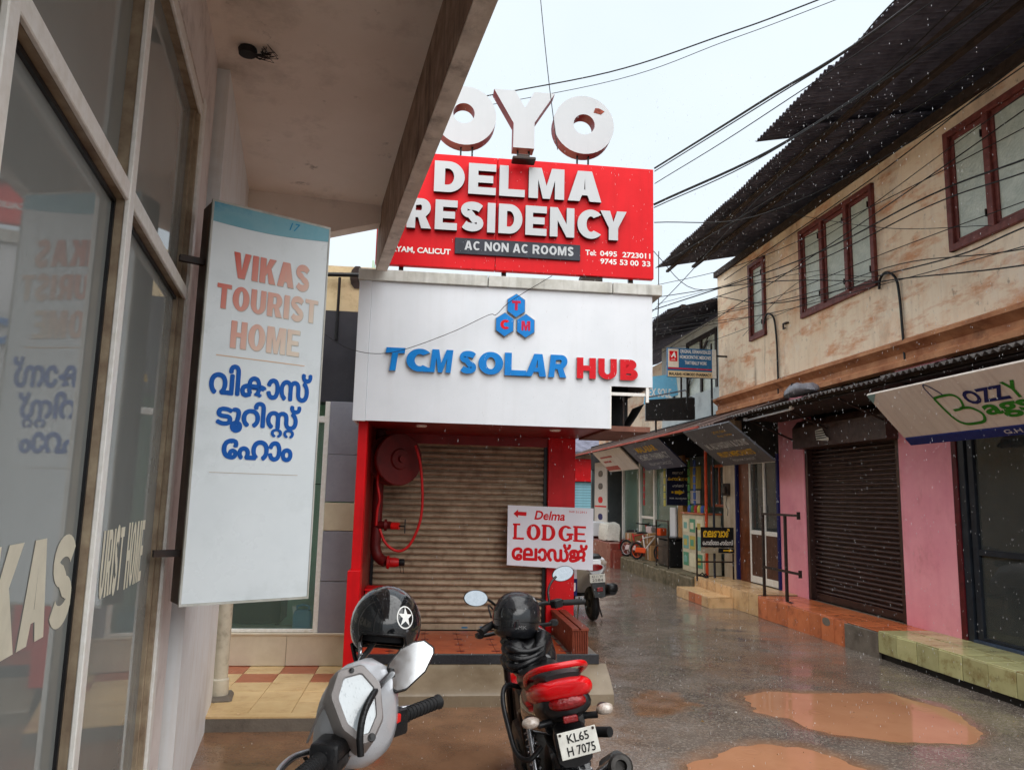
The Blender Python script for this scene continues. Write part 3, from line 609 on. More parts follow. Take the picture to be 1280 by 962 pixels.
text(lf, 'z', -.47, -.42, 2.60, 2.66, .928, m_yellow_ink, bold=.02, shear=.4)
part(lf, 'back_wall', MB().box(-4,-.33,1.78,1.9,.36,2.5).box(-4,.0,3.2,3.3,0,3.7).box(-.02,0,1.2,3.2,0,4).box(-4,0,1.2,3.2,2.5,2.55).box(-4,0,.96,3.2,.34,.366), mat('mint_wall', H(190,220,200), H(172,204,184), 3, .6))
sh = thing('shelf_cabinet', 'dark cabinet standing behind the teal shop glass', 'cabinet', T, (-1.0, 1.4, .366))
part(sh, 'body', MB().cbox(-1.25,-.72,1.3,1.7,.4,.78,.01), m_black); part(sh, 'top', MB().cbox(-1.28,-.69,1.28,1.72,.78,.81,.005), m_tile_be); part(sh, 'leg', MB().box(-1.24,-1.2,1.32,1.36,.366,.4).box(-.77,-.73,1.32,1.36,.366,.4), m_black)
jc = thing('jerrycan', 'light blue plastic jerrycan standing in shop window', 'jerrycan', T, (-.45, 1.05, .366))
m_can = mat('blue_can', H(110,168,206), H(92,150,190), 5, .35)
part(jc, 'body', MB().loft([[(-.475+.085*k_*math.copysign(abs(math.cos(t))**.4, math.cos(t)), 1.05+.06*k_*math.copysign(abs(math.sin(t))**.4, math.sin(t)), z) for t in np.linspace(0, 6.283, 21)[:-1]] for z, k_ in ((.37,.9),(.385,1),(.52,1),(.56,.85),(.575,.55))]), m_can, 40)
part(jc, 'handle', MB().tube([(-.53,1.05,.55),(-.53,1.05,.60),(-.47,1.05,.615),(-.42,1.05,.60),(-.42,1.05,.55)], .011, 8), m_can, 60); part(jc, 'cap', MB().cyl((-.545,1.05,.54),(-.555,1.05,.6),.02,None,12), m_white)

# ================================================================== solar shop block
sb = thing('solar_shop', 'single storey shop with red pillars and red soffit around a closed shutter', 'building', T, (1, 1.3, 0))
part(sb, 'body', MB().box(.0,2.12,1.56,9,0,3.4).box(-6,0,3.4,9,0,3.7), m_yellowwall)
part(sb, 'pillar', MB().cbox(1.85,2.13,1.3,1.56,.2,2.26,.004), m_redpaint)
part(sb, 'jamb', MB().cbox(.022,.10,.12,.30,.72,2.255,.004).cbox(-.0,.104,.06,.30,.2,1.02,.004), m_redpaint)
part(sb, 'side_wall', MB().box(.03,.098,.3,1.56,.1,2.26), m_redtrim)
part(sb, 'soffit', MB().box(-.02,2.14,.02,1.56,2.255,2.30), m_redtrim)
part(sb, 'soffit_extension', MB().box(2.14,2.54,.05,1.2,2.235,2.28), mat('bare_board', H(126,82,66), H(96,60,50), 5, .6))
for x in (.55, 1.75): part(sb, 'downlight', MB().lathe([(.0,2.24),(.04,2.24),(.05,2.247),(.05,2.257)], (x,.35,0), 'z', 16), m_alu, 40)
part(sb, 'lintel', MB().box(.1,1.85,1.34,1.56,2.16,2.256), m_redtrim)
part(sb, 'platform', MB().box(.0,2.13,.21,1.56,-.05,.326), m_cement)
me_p = MB().cbox(0,.298,0,.2705,0,.014,.0015).mesh('floor_tile', m_plat)
me_s = MB().box(0,.07,0,.035,0,.003).mesh('tile_inlay', m_dkred)
for i in range(7):
    for j in range(4):
        if i < 6: piece(sb, 'floor_tile', me_p, (.06+.30*i, .216+.272*j, .327))
        if 0 < i < 7: piece(sb, 'tile_inlay', me_s, (.06+.30*i-.036, .20+.272*j+.11, .3395))
part(sb, 'platform_edge', MB().cbox(.04,2.13,.185,.218,.262,.342,.004), m_granite)
rp = MB()
xs = [.06,.5,.9,1.3,1.7,2.0,2.19]; 
rings = []
for x in xs:
    k = 0; fy = -.12+.05*(x/2.2)+random.uniform(-.008,.008)
    rings.append([(x, .2, -.05), (x, .2, .265-.16*k), (x, .03, .175-.10*k), (x, fy, .10-.06*k), (x, fy-.015, .085-.06*k), (x, fy-.02, -.05)])
rp.loft(rings); part(sb, 'ramp', rp, m_ramp, 18)
# rolling shutter
ts = thing('rolling_shutter', 'closed rusty beige rolling shutter under the solar sign', 'shutter', T, (.95, 1.4, .34))
pr = [(1.412,.0),(1.390,.004),(1.378,.016),(1.377,.030),(1.385,.044),(1.402,.052),(1.412,.053),(1.412,.0602),(1.416,.0602),(1.416,0)]
me_sl = MB().prismx([(y-1.4, z) for y, z in pr], 0, 1.75).mesh('slat', m_beigeshutter, smooth=50)
for k in range(30): piece(ts, 'slat', me_sl, (.1, 1.4, .395+.0602*k))
part(ts, 'bottom_rail', MB().cbox(.1,1.85,1.38,1.41,.338,.394,.003), m_beigeshutter)
part(ts, 'guide_rail', MB().box(1.815,1.85,1.36,1.42,.34,2.2), m_black); part(ts, 'guide_rail', MB().box(.1,.13,1.36,1.42,.34,2.2), m_black)
part(ts, 'flaked_paint', MB().add([(.35+random.uniform(0,1.2), 1.379, .345+random.uniform(0,.04)) for _ in range(0)], []).box(.36,.44,1.3785,1.38,.352,.362).box(.47,.53,1.3785,1.38,.356,.37).box(1.02,1.08,1.3785,1.38,.352,.368).box(1.2,1.24,1.3785,1.38,.36,.372), ink('blue_flake', H(60,110,150)))
# low side wall
lw = thing('low_wall', 'low wall clad in ribbed maroon tiles beside the parked motorbike', 'wall', T, (2.0, .7, .25))
part(lw, 'core', MB().box(1.905,2.035,.225,1.29,.05,.53), m_maroontile)
for k in range(9): part(lw, 'rib', MB().cbox(1.902+.0152*k,1.912+.0152*k,.205,.226,.06,.535,.003), m_maroontile)
part(lw, 'coping', MB().cbox(1.895,1.957,.20,1.29,.53,.552,.003), m_maroontile); part(lw, 'coping', MB().cbox(1.972,2.045,.20,1.29,.53,.552,.003), m_maroontile)
for k in range(24): part(lw, 'rib', MB().box(2.034,2.044,.24+.043*k,.262+.043*k,.06,.528), m_maroontile)
# poster on the side wall
po = thing('wall_poster', 'small white and blue poster on alley side of red pillar', 'poster', T, (2.17, 1.5, .7))
part(po, 'sheet', MB().box(2.135,2.20,1.5,1.53,.66,1.15), m_white); part(po, 'print', MB().box(2.133,2.202,1.494,1.5,.66,.83), m_navy_ink)
text(po, 'J', 2.15, 2.185, .70, .79, 1.492, m_white_ink, bold=.03)

# fire hose station
fh = thing('fire_hose_reel', 'dark red fire hose reel with hanging red hose in shutter recess', 'hose reel', T, (.3, .85, .9))
M = Matrix.Translation((.32,.82,1.97)) @ Matrix.Rotation(R_(-58), 4, 'Z')
dm = MB().lathe([(.02,-.09),(.235,-.09),(.245,-.08),(.235,-.07),(.17,-.065),(.17,.055),(.235,.06),(.245,.07),(.235,.08),(.1,.08),(.09,.10),(.02,.10)], (0,0,0), 'x', 28).xf(M)
part(fh, 'drum', dm, m_pipered, 40)
hc = MB()
for k in range(4):
    r = .185+.012*(k % 2)
    hc.tube([(-.05+.03*k, r*math.cos(t), r*math.sin(t)) for t in np.linspace(0, 6.28, 26)], .015, 6)
part(fh, 'hose_coil', hc.xf(M), m_hose, 60)
part(fh, 'hub', MB().cyl((-.12,0,0),(.13,0,0),.03,None,12).xf(M), m_pipered)
part(fh, 'wall_arm', MB().box(.1,.32,.88,.91,1.94,2.0), m_pipered)
def smooth_path(pts, k=6):
    P = [Vector(p) for p in pts]; P = [P[0]*2-P[1]] + P + [P[-1]*2-P[-2]]; o = []
    for i in range(1, len(P)-2):
        for j in range(k):
            t = j/k; a, b, c, d = P[i-1:i+3]
            o.append(.5*((2*b)+(c-a)*t+(2*a-5*b+4*c-d)*t*t+(3*b-a-3*c+d)*t**3))
    o.append(P[-2]); return o
part(fh, 'hanging_hose', MB().tube(smooth_path([(.50,.74,2.1),(.555,.74,1.92),(.585,.74,1.62),(.57,.74,1.4),(.49,.74,1.2),(.385,.74,1.135),(.27,.75,1.2),(.205,.76,1.33)]), .0125, 8), m_hose, 60)
part(fh, 'feed_hose', MB().tube(smooth_path([(.17,.8,1.95),(.165,.8,1.75),(.19,.8,1.6),(.175,.8,1.5),(.17,.8,1.36)]), .013, 8), m_hose, 60)
sp = thing('standpipe', 'oxide red standpipe with valve and hydrant outlet beside shutter', 'pipe', T, (.17, .95, .34))
part(sp, 'riser', MB().tube(smooth_path([(.165,.98,2.25),(.165,.98,1.3),(.165,.98,1.15),(.20,.96,1.06),(.27,.93,1.02)]), .05, 14), m_pipered, 60)
part(sp, 'branch', MB().cyl((.16,.96,1.36),(.30,.90,1.36),.036,None,12).lathe([(.055,.2),(.055,.225)], (0.04,.92,1.36), 'x', 14), m_pipered, 40)
part(sp, 'valve_cap', MB().cyl((.31,.88,1.355),(.38,.86,1.355),.034,None,12), mat('bright_red', H(216,30,28), H(190,20,20), 9, .4), 40)
part(sp, 'valve_handle', MB().cyl((.38,.86,1.355),(.43,.85,1.355),.008,None,8).box(.428,.44,.84,.86,1.29,1.42), m_black)
part(sp, 'outlet', MB().lathe([(.04,.0),(.062,.01),(.062,.03),(.045,.035),(.045,.09),(.036,.12)], (.27,.92,1.02), 'x', 14), m_hose, 40)
part(sp, 'outlet_lug', MB().lathe([(.03,.12),(.033,.13),(.033,.17),(.02,.175)], (.27,.92,1.02), 'x', 12), m_black, 40)
part(sp, 'chain', MB().tube([(.40,.92,.99),(.41,.92,.93),(.44,.92,.92),(.43,.92,.98)], .003, 5), m_steel)
rb = thing('meter_box', 'small red metal box low beside the shutter', 'box', T, (.22, .85, .34))
part(rb, 'body', MB().cbox(.105,.33,.72,1.0,.342,.78,.006), m_redpaint); part(rb, 'lid', MB().cbox(.10,.335,.71,1.01,.782,.80,.004), m_redpaint)

# ================================================================== TCM sign
def letter(th, s_, x0, x1, z0, z1, y, depth, mats, bold=.32, shear=0, name='letter', sp_=.23):
    mb = bmb(MB(), s_, x0, x1, z0, z1, y, depth, bold, sp_, .12, shear)
    for i, f in enumerate(mb.f): mb.m[i] = 0 if all(mb.v[k][1] < y-depth+1e-5 for k in f) else 1
    return part(th, name, mb, mats)
tsn = thing('solar_sign', 'large white panel sign with blue and red raised letters and broken corner', 'sign', T, (1.27, .5, 2.25))
part(tsn, 'front_panel', MB().prism([(.085,2.25),(2.168,2.25),(2.168,2.622),(2.548,2.622),(2.548,3.445),(.085,3.445)], 0, .018), m_white)
part(tsn, 'edge_panel', MB().cbox(-.02,.083,-.012,.05,2.245,3.445,.002), m_white)
part(tsn, 'side_panel', MB().box(2.53,2.549,.0185,1.2,2.622,3.445).box(-.02,0,.05,1.2,2.25,3.445).box(0,2.53,.05,1.3,3.38,3.4), m_white)
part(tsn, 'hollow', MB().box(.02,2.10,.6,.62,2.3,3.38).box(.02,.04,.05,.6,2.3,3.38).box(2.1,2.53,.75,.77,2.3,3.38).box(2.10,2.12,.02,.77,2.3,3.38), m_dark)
part(tsn, 'frame_bar', MB().box(2.18,2.49,.02,.045,2.545,2.572), m_alu); part(tsn, 'frame_bar', MB().box(2.49,2.515,.0,.03,2.49,2.62), m_alu)
part(tsn, 'frame_bar', MB().box(2.335,2.35,.2,.215,2.26,2.6), m_steel); part(tsn, 'frame_bar', MB().box(2.168,2.18,-.001,.03,2.25,2.622), m_alu)
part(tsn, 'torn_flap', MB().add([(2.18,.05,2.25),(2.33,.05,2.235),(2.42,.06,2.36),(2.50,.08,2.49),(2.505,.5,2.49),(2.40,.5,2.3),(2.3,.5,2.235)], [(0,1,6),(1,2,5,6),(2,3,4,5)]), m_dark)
for a, b in ((-.03,1.072), (1.08,2.178), (2.186,2.632)): part(tsn, 'cap_panel', MB().cbox(a,b,-.03,.5,3.447,3.545,.004), m_cap)
BM = [m_blue3d, m_grey_edge]; RM = [m_red3d, m_grey_edge]
for s_, a, b in (('T',.228,.392), ('C',.403,.60), ('M',.600,.797), ('S',.852,.995), ('O',1.013,1.225), ('L',1.238,1.425), ('A',1.415,1.598), ('R',1.617,1.783)):
    letter(tsn, s_, a, b, 2.674, 2.871, -.001, .03, BM, .32, .12 if s_ in 'TMAR' else .0, sp_=.24)
for s_, a, b in (('H',1.866,2.034), ('U',2.056,2.22), ('B',2.25,2.408)): letter(tsn, s_, a, b, 2.674, 2.857, -.001, .03, RM, .34, sp_=.25)
part(tsn, 'letter_link', MB().box(1.30,1.46,-.0305,-.001,2.674,2.708).box(.545,.62,-.0305,-.001,2.676,2.712), BM)
for cx, cz, ch, mm in ((1.326,3.289,'T',m_red_letter), (1.230,3.116,'C',m_red_ink), (1.413,3.113,'M',m_red_letter)):
    hx = [(cx+.1*math.sin(math.pi/3*k)*.86, cz+.103*math.cos(math.pi/3*k)) for k in range(6)]
    h = part(tsn, 'hexagon', MB().prism(hx[::-1], -.03, -.001), m_blue3d)
    part(tsn, 'hexagon_edge', MB().prism([(cx+(x-cx)*1.06, cz+(z-cz)*1.06) for x, z in hx][::-1], -.024, -.0005), m_grey_edge)
    btext(h, ch, cx-.038, cx+.038, cz-.042, cz+.042, -.0315, mm, .33, .26)

# ================================================================== red hotel billboard
bb = thing('billboard', 'red hotel billboard with raised pale letters above the solar sign', 'billboard', T, (1.28, .1, 3.55))
part(bb, 'board', MB().cbox(.10,1.133,0,.06,3.602,4.637,.003), m_redboard); part(bb, 'board', MB().cbox(1.136,2.562,-.002,.06,3.602,4.637,.003), m_redboard)
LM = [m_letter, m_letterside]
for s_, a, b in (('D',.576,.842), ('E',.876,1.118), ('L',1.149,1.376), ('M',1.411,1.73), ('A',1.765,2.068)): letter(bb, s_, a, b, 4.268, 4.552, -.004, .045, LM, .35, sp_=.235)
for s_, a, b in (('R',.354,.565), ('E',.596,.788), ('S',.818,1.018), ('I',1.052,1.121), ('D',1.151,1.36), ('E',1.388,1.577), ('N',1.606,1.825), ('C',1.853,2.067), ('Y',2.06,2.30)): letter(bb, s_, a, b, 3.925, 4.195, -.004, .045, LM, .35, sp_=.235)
pl = part(bb, 'name_strip', MB().cbox(.777,1.887,-.022,-.003,3.726,3.871,.003), m_darkboard)
btext(pl, 'AC NON AC ROOMS', .862, 1.826, 3.763, 3.848, -.0235, m_letter, .27, .2, .14)
text(bb, 'PALAYAM, CALICUT', .115, .743, 3.708, 3.768, -.004, m_white_ink, bold=.03)
for s_, a, b, z in (('Tel:',1.937,2.035,3.787), ('0495',2.07,2.225,3.787), ('2723011',2.275,2.531,3.787), ('9745',2.073,2.222,3.715), ('53',2.25,2.322,3.715), ('00',2.345,2.423,3.715), ('33',2.455,2.531,3.715)): text(bb, s_, a, b, z, z+.05, -.004, m_white_ink, bold=.025)
for x in (.3, 1.2, 1.95, 2.35): part(bb, 'post', MB().box(x,x+.04,.06,.10,3.40,4.62), m_steel)
part(bb, 'back_frame', MB().box(.1,2.56,.06,.09,3.62,3.66).box(.1,2.56,.06,.09,4.58,4.62).box(1.9,2.1,.02,.1,3.545,3.60), m_steel)
fl = thing('floodlight', 'small dark floodlight clipped over the billboard top edge', 'lamp', T, (1.35, -.05, 4.6))
part(fl, 'arm', MB().box(1.335,1.352,-.06,.08,4.638,4.652), m_steel); part(fl, 'head', MB().cbox(1.25,1.455,-.16,-.04,4.572,4.60,.006).cbox(1.30,1.40,-.12,-.05,4.60,4.64,.006), m_steel)
oy = thing('rooftop_letters', 'two grey ring letters and a forked letter standing above billboard', 'sign', T, (1.38, .2, 4.65))
def ring_letter(cx, cz, ro, ri, hx, hz):
    n = 40; mb = MB(); A = [(math.cos(2*math.pi*k/n), math.sin(2*math.pi*k/n)) for k in range(n)]
    o0 = [(cx+ro*c, .13, cz+ro*s_) for c, s_ in A]; i0 = [(hx+ri*c, .13, hz+ri*s_) for c, s_ in A]; o1 = [(x, .27, z) for x, _, z in o0]; i1 = [(x, .27, z) for x, _, z in i0]
    V = o0+i0+o1+i1; f, m = [], []
    for k in range(n):
        q = (k+1) % n
        f += [(k, q, n+q, n+k), (2*n+q, 2*n+k, 3*n+k, 3*n+q), (q, k, 2*n+k, 2*n+q), (n+k, n+q, 3*n+q, 3*n+k)]; m += [0, 0, 1, 1]
    mb.add(V, f); mb.m = m; return mb
OM = [m_letter, m_oyoside]
part(oy, 'letter', ring_letter(.835, 5.088, .284, .098, .822, 5.108), OM, 30); part(oy, 'letter', ring_letter(1.94, 5.088, .286, .10, 1.942, 5.092), OM, 30)
yp = [(1.282,4.815),(1.478,4.815),(1.476,5.07),(1.662,5.372),(1.468,5.372),(1.385,5.21),(1.288,5.372),(1.092,5.372),(1.282,5.05)]
ym = MB().prism(yp, .13, .27); ym.m = [0, 0] + [1]*len(yp); part(oy, 'letter', ym, OM)
for x in (.86, 1.385, 1.945): part(oy, 'stand', MB().box(x-.06,x-.045,.19,.21,4.64,4.84).box(x+.045,x+.06,.19,.21,4.64,4.84).box(x-.09,x+.09,.15,.25,4.637,4.655), m_black)
part(oy, 'torn_patch', MB().prism([(2.03,5.215),(2.10,5.20),(2.135,5.235),(2.08,5.262),(2.045,5.26)], .128, .13), mat('rust', H(150,70,50), H(80,40,34), 30, .8))

# ================================================================== lodge board
lo = thing('lodge_board', 'white board with red lettering and arrow fixed to red pillar', 'sign', T @ Matrix.Rotation(0, 4, 'Y'), (1.87, 1.22, .95))
m_lodge = mat('lodge_white', H(230,232,242), H(222,225,236), 3, .4)
part(lo, 'board', MB().add([(1.436,1.2,.985),(2.298,1.2,.943),(2.302,1.2,1.552),(1.433,1.2,1.566),(1.436,1.215,.985),(2.298,1.215,.943),(2.302,1.215,1.552),(1.433,1.215,1.566)], [(0,1,2,3),(7,6,5,4),(0,4,5,1),(1,5,6,2),(2,6,7,3),(3,7,4,0)]), m_lodge)
part(lo, 'backing_batten', MB().box(1.6,1.66,1.215,1.30,.97,1.5).box(1.9,2.05,1.215,1.30,1.0,1.5), m_woodbeam)
sh_ = R_(2.2)
def lodge_txt(s_, x0, x1, z0, z1, bold, shear=0, m=m_red_ink):
    mb = tmb(MB(), s_, x0, x1, z0, z1, 1.198, 0, bold, shear) if s_ not in tuple('LODGE') else bmb(MB(), s_, x0, x1, z0, z1, 1.198, 0, .3, .13); mb.v = [(x, y, z-(x-1.45)*.022) for x, y, z in mb.v]; return part(lo, 'lettering', mb, m)
lodge_txt('Delma', 1.70, 2.01, 1.435, 1.525, .025, .22)
for ch, a, b in (('L',1.497,1.60), ('O',1.625,1.765), ('D',1.785,1.915), ('G',1.945,2.085), ('E',2.105,2.225)): lodge_txt(ch, a, b, 1.235, 1.39, .045)
for a, b, z in ((1.487,1.56,1.237), (1.487,1.56,1.372), (1.775,1.83,1.237), (1.775,1.83,1.372), (2.095,2.15,1.237), (2.095,2.15,1.372), (2.03,2.098,1.295)): part(lo, 'serif', MB().box(a, b, 1.1965, 1.1975, z-(a-1.45)*.022, z+.018-(a-1.45)*.022), m_red_ink)
text_m(lo, 'േലാഡ്ജ്', 1.48, 2.245, 1.03, 1.21, 1.198, m_red_ink, .008, skew=.022)
arr = [(1.49,1.485),(1.535,1.445),(1.535,1.468),(1.62,1.464),(1.62,1.502),(1.535,1.505),(1.535,1.525)]
part(lo, 'arrow', MB().prism(arr, 1.1965, 1.199), m_red_ink)
lodge_txt('949 512911', 2.05, 2.23, 1.518, 1.538, .0)
# ================================================================== right hand old building (x = -along alley, y = across)
WN = 5.74
ob = thing('old_shop_building', 'cream two storey building with red framed windows and dark corrugated eaves', 'building', RS, (-9, 6, 0))
wins = [(-12.24,-11.64,4.39,5.75,1), (-10.48,-8.60,4.385,5.745,3), (-7.27,-5.42,4.38,5.74,3)]
up = MB().wall(-13.65, -2, 3.60, 6.02, WN, WN+.25, [(a,b,c,d) for a,b,c,d,_ in wins])
part(ob, 'upper_wall', up, m_cream)
part(ob, 'end_wall', MB().box(-13.65,-13.45,WN+.25,10,2.4,6.0).box(-13.6,-2,8.2,8.4,0,6.0).box(-13.5,-2,WN+.3,8.2,3.3,3.35).box(-13.5,-2,WN+1.2,WN+1.25,3.4,6), m_cream)
part(ob, 'cornice', MB().prismx([(WN,3.60),(WN-.03,3.60),(WN-.05,3.57),(WN-.14,3.55),(WN-.14,3.51),(WN-.08,3.47),(WN-.03,3.43),(WN-.03,3.36),(WN-.07,3.33),(WN-.07,3.27),(WN,3.25)], -13.66, -2), m_cornice)
part(ob, 'wall_plate', MB().box(-13.7,-2,WN-.06,WN+.06,5.94,6.05), m_woodbeam)
for a, b, c, d, k in wins:
    fr = MB().cbox(a,b,WN-.045,WN+.06,c,c+.075,.005).cbox(a,b,WN-.045,WN+.06,d-.075,d,.005).cbox(a,a+.075,WN-.047,WN+.06,c,d,.005).cbox(b-.075,b,WN-.047,WN+.06,c,d,.005)
    st = (b-a)/k
    for i in range(1, k): fr.cbox(a+i*st-.04, a+i*st+.04, WN-.046, WN+.06, c+.07, d-.07, .005)
    win = part(ob, 'window', fr, m_redwood)
    for i in range(k):
        x0, x1 = a+i*st+(.075 if i == 0 else .04), a+(i+1)*st-(.075 if i == k-1 else .04)
        part(win, 'sash', MB().cbox(x0,x0+.045,WN-.01,WN+.03,c+.075,d-.075,.003).cbox(x1-.045,x1,WN-.01,WN+.03,c+.075,d-.075,.003).cbox(x0,x1,WN-.01,WN+.03,c+.075,c+.125,.003).cbox(x0,x1,WN-.01,WN+.03,d-.125,d-.075,.003), m_redwood)
        part(win, 'pane', MB().box(x0+.04,x1-.04,WN+.008,WN+.014,c+.12,d-.12), m_frost)
        part(win, 'hinge', MB().box(x1-.02,x1-.008,WN-.055,WN-.03,c+.2,c+.28).box(x1-.02,x1-.008,WN-.055,WN-.03,d-.3,d-.22), m_steel)
# roof of corrugated sheets
def sheet(wd, y0, z0, y1, z1, pitch=.076, amp=.012):
    n = int(round(wd/pitch))*8; mb = MB(); rows = []
    L = math.hypot(y1-y0, z1-z0); ny, nz = -(z1-z0)/L, (y1-y0)/L
    for off in (0, .007):
        for t in (0, .33, .66, 1):
            rows.append([(wd*i/n, y0+(y1-y0)*t+ny*(off+amp*math.cos(i/8*2*math.pi)), z0+(z1-z0)*t+nz*(off+amp*math.cos(i/8*2*math.pi))) for i in range(n+1)])
    V = [p for r in rows for p in r]; k = n+1; F = []
    for b in range(2):
        for r in range(3):
            for i in range(n):
                a = (b*4+r)*k+i; q = (a, a+1, a+1+k, a+k); F.append(q if b else q[::-1])
    for i in range(n): F.append((i, i+1, 4*k+i+1, 4*k+i))
    return mb.add(V, F)
S1 = sheet(.84, 0, 0, 4.6, .95).mesh('roof_sheet', m_rooftin, smooth=60); S2 = sheet(.84, 0, 0, 5.0, 1.0).mesh('roof_sheet', m_rooftin, smooth=60)
rf = part(ob, 'roof_timber', MB().box(-13.2,-2,5.05,5.12,5.96,6.0).box(-13.2,-2,4.55,4.6,5.84,5.88), m_woodbeam)
for i in range(7): piece(rf, 'roof_sheet', S1, (-13.02+.77*i, 4.30+random.uniform(-.02,.02), 5.86+.006*(i % 2)))
for i in range(8): piece(rf, 'roof_sheet', S2, (-8.05+.77*i, 3.90+random.uniform(-.02,.02), 5.865+.006*(i % 2)))
# ground floor: piers, lintel zone, openings
part(ob, 'pier', MB().cbox(-11.36,-10.60,WN,WN+.4,.26,3.27,.006), m_pink, label='pink pier between the shop door and brown shutter')
part(ob, 'pier', MB().cbox(-8.38,-7.47,WN,WN+.4,.26,3.27,.006), m_pink, label='pink pier between brown shutter and bag shop')
part(ob, 'pier_edge', MB().cbox(-7.47,-7.395,WN-.015,WN+.4,.29,2.6,.004), m_dkred)
part(ob, 'lintel', MB().box(-10.6,-8.38,WN+.15,WN+.35,2.55,3.27).box(-7.395,-2,WN+.2,WN+.4,2.45,3.27).box(-13.5,-11.36,WN+.12,WN+.3,2.36,3.27), m_dark)  # dark colour stands in for the shade under the awning
part(ob, 'pier', MB().cbox(-13.52,-12.96,WN-.01,WN+.35,.26,3.27,.006), mat('dirty_cream', H(214,200,178), H(180,160,136), 3, .7, bump=.1, streak=H(120,96,74), sk=.5), label='dirty cream pier with a meter box')
part(ob, 'jamb_post', MB().box(-12.96,-12.90,WN-.03,WN+.2,.3,2.42), m_navy_ink); part(ob, 'jamb_post', MB().box(-11.42,-11.362,WN-.03,WN+.2,.3,2.42), m_navy_ink)
# glazed shop door
dr = part(ob, 'shop_door', MB().cbox(-12.50,-12.46,WN+.02,WN+.07,.33,2.36,.003).cbox(-11.98,-11.93,WN+.02,WN+.07,.33,2.36,.003).cbox(-11.46,-11.42,WN+.02,WN+.07,.33,2.36,.003).cbox(-12.5,-11.42,WN+.022,WN+.068,2.30,2.36,.003).cbox(-12.5,-11.42,WN+.022,WN+.068,.33,.44,.003).cbox(-12.5,-11.42,WN+.022,WN+.068,1.12,1.19,.003), m_alu)
part(dr, 'wood_panel', MB().cbox(-12.90,-12.505,WN+.02,WN+.06,.31,2.36,.004), mat('varnished_wood', H(122,66,36), H(92,48,26), 10, .4, streak=H(66,34,20), sk=.5))
mbw = mat('ribbed_brown', H(96,64,50), H(76,50,40), 10, .5)
for x0, x1 in ((-12.46,-11.98), (-11.93,-11.46)):
    part(dr, 'pane', MB().box(x0,x1,WN+.045,WN+.05,1.19,2.30), m_glassdark)
    lp = MB(); n = 9
    for i in range(n): lp.cbox(x0+(x1-x0)*i/n+.002, x0+(x1-x0)*(i+1)/n-.002, WN+.03, WN+.05, .44, 1.12, .004)
    part(dr, 'lower_panel', lp, mbw)
part(dr, 'handle', MB().tube([(-12.0,WN+.02,1.35),(-12.0,WN-.02,1.35),(-12.0,WN-.02,1.6),(-12.0,WN+.02,1.6)], .008, 6), m_chrome)
part(ob, 'shop_interior', MB().box(-13.4,-11.0,7.4,7.45,.3,3).box(-13.4,-2,WN+.3,7.5,.26,.3).box(-13.4,-2,WN+.4,7.5,2.9,2.95).box(-11.02,-11.0,6.0,7.4,.3,3), mat('shop_inside', H(130,124,112), H(104,98,90), 2, .8))
for z in (.9,1.3,1.7): part(ob, 'inside_shelf', MB().box(-12.9,-11.4,7.0,7.4,z,z+.03), m_woodbeam)
mfr = [mat('fruit_'+n_, c, None, 20, .5) for n_, c in (('orange', H(214,120,40)), ('yellow', H(220,180,60)), ('pale', H(220,214,196)))]
fs_ = MB()
for z in (.93,1.33,1.73):
    for i in range(14):
        x = -12.85+.105*i; r = random.uniform(.035,.05); fs_.lathe([(r*.3,0),(r*.9,r*.5),(r,r),(r*.8,r*1.6),(r*.1,r*2)], (x, 7.1+random.uniform(0,.1), z), 'z', 8, random.randint(0,2))
solo('shelf_goods', fs_, mfr, 'rows of small goods on shelves behind glass shop door', 'goods', RS, (-12.2,7.1,.9), kind='stuff')
# brown rolling shutter
bs = thing('rolling_shutter', 'closed dark brown rolling shutter between two pink piers', 'shutter', RS, (-9.45, WN+.1, .3))
prf = [(.012,.0),(-.010,.004),(-.024,.016),(-.024,.028),(-.014,.042),(.004,.050),(.012,.051),(.012,.0598),(.016,.0598),(.016,0)]
me_bs = MB().prismx(prf, 0, 2.10).mesh('slat', m_brownshutter, smooth=50)
for k in range(34): piece(bs, 'slat', me_bs, (-10.56, WN+.12, .40+.0598*k))
part(bs, 'bottom_rail', MB().cbox(-10.56,-8.42,WN+.09,WN+.13,.302,.40,.004), m_brownshutter)
part(bs, 'guide_rail', MB().cbox(-8.47,-8.385,WN+.02,WN+.14,.30,2.46,.004), m_brownshutter); part(bs, 'guide_rail', MB().cbox(-10.60,-10.53,WN+.02,WN+.14,.30,2.46,.004), m_brownshutter)
part(bs, 'hood', MB().prismx([(WN-.16,2.44),(WN-.16,2.74),(WN-.08,2.84),(WN+.15,2.84),(WN+.15,2.44)], -10.60, -8.36), m_shutterhood)
pn = thing('paper_notice', 'crumpled white paper notice pasted on brown shutter hood', 'notice', RS, (-9.75, 5.57, 2.5))
part(pn, 'sheet', MB().add([(-9.95,5.576,2.66),(-9.76,5.572,2.68),(-9.66,5.565,2.56),(-9.57,5.555,2.53),(-9.60,5.57,2.50),(-9.78,5.577,2.51),(-9.93,5.577,2.53)], [(0,6,5,2,1),(2,5,4,3)]), m_plate)
for i in range(4): part(pn, 'print_line', MB().box(-9.92,-9.68+.02*i,5.566,5.5665,2.635-.032*i,2.648-.032*i), m_blackink)
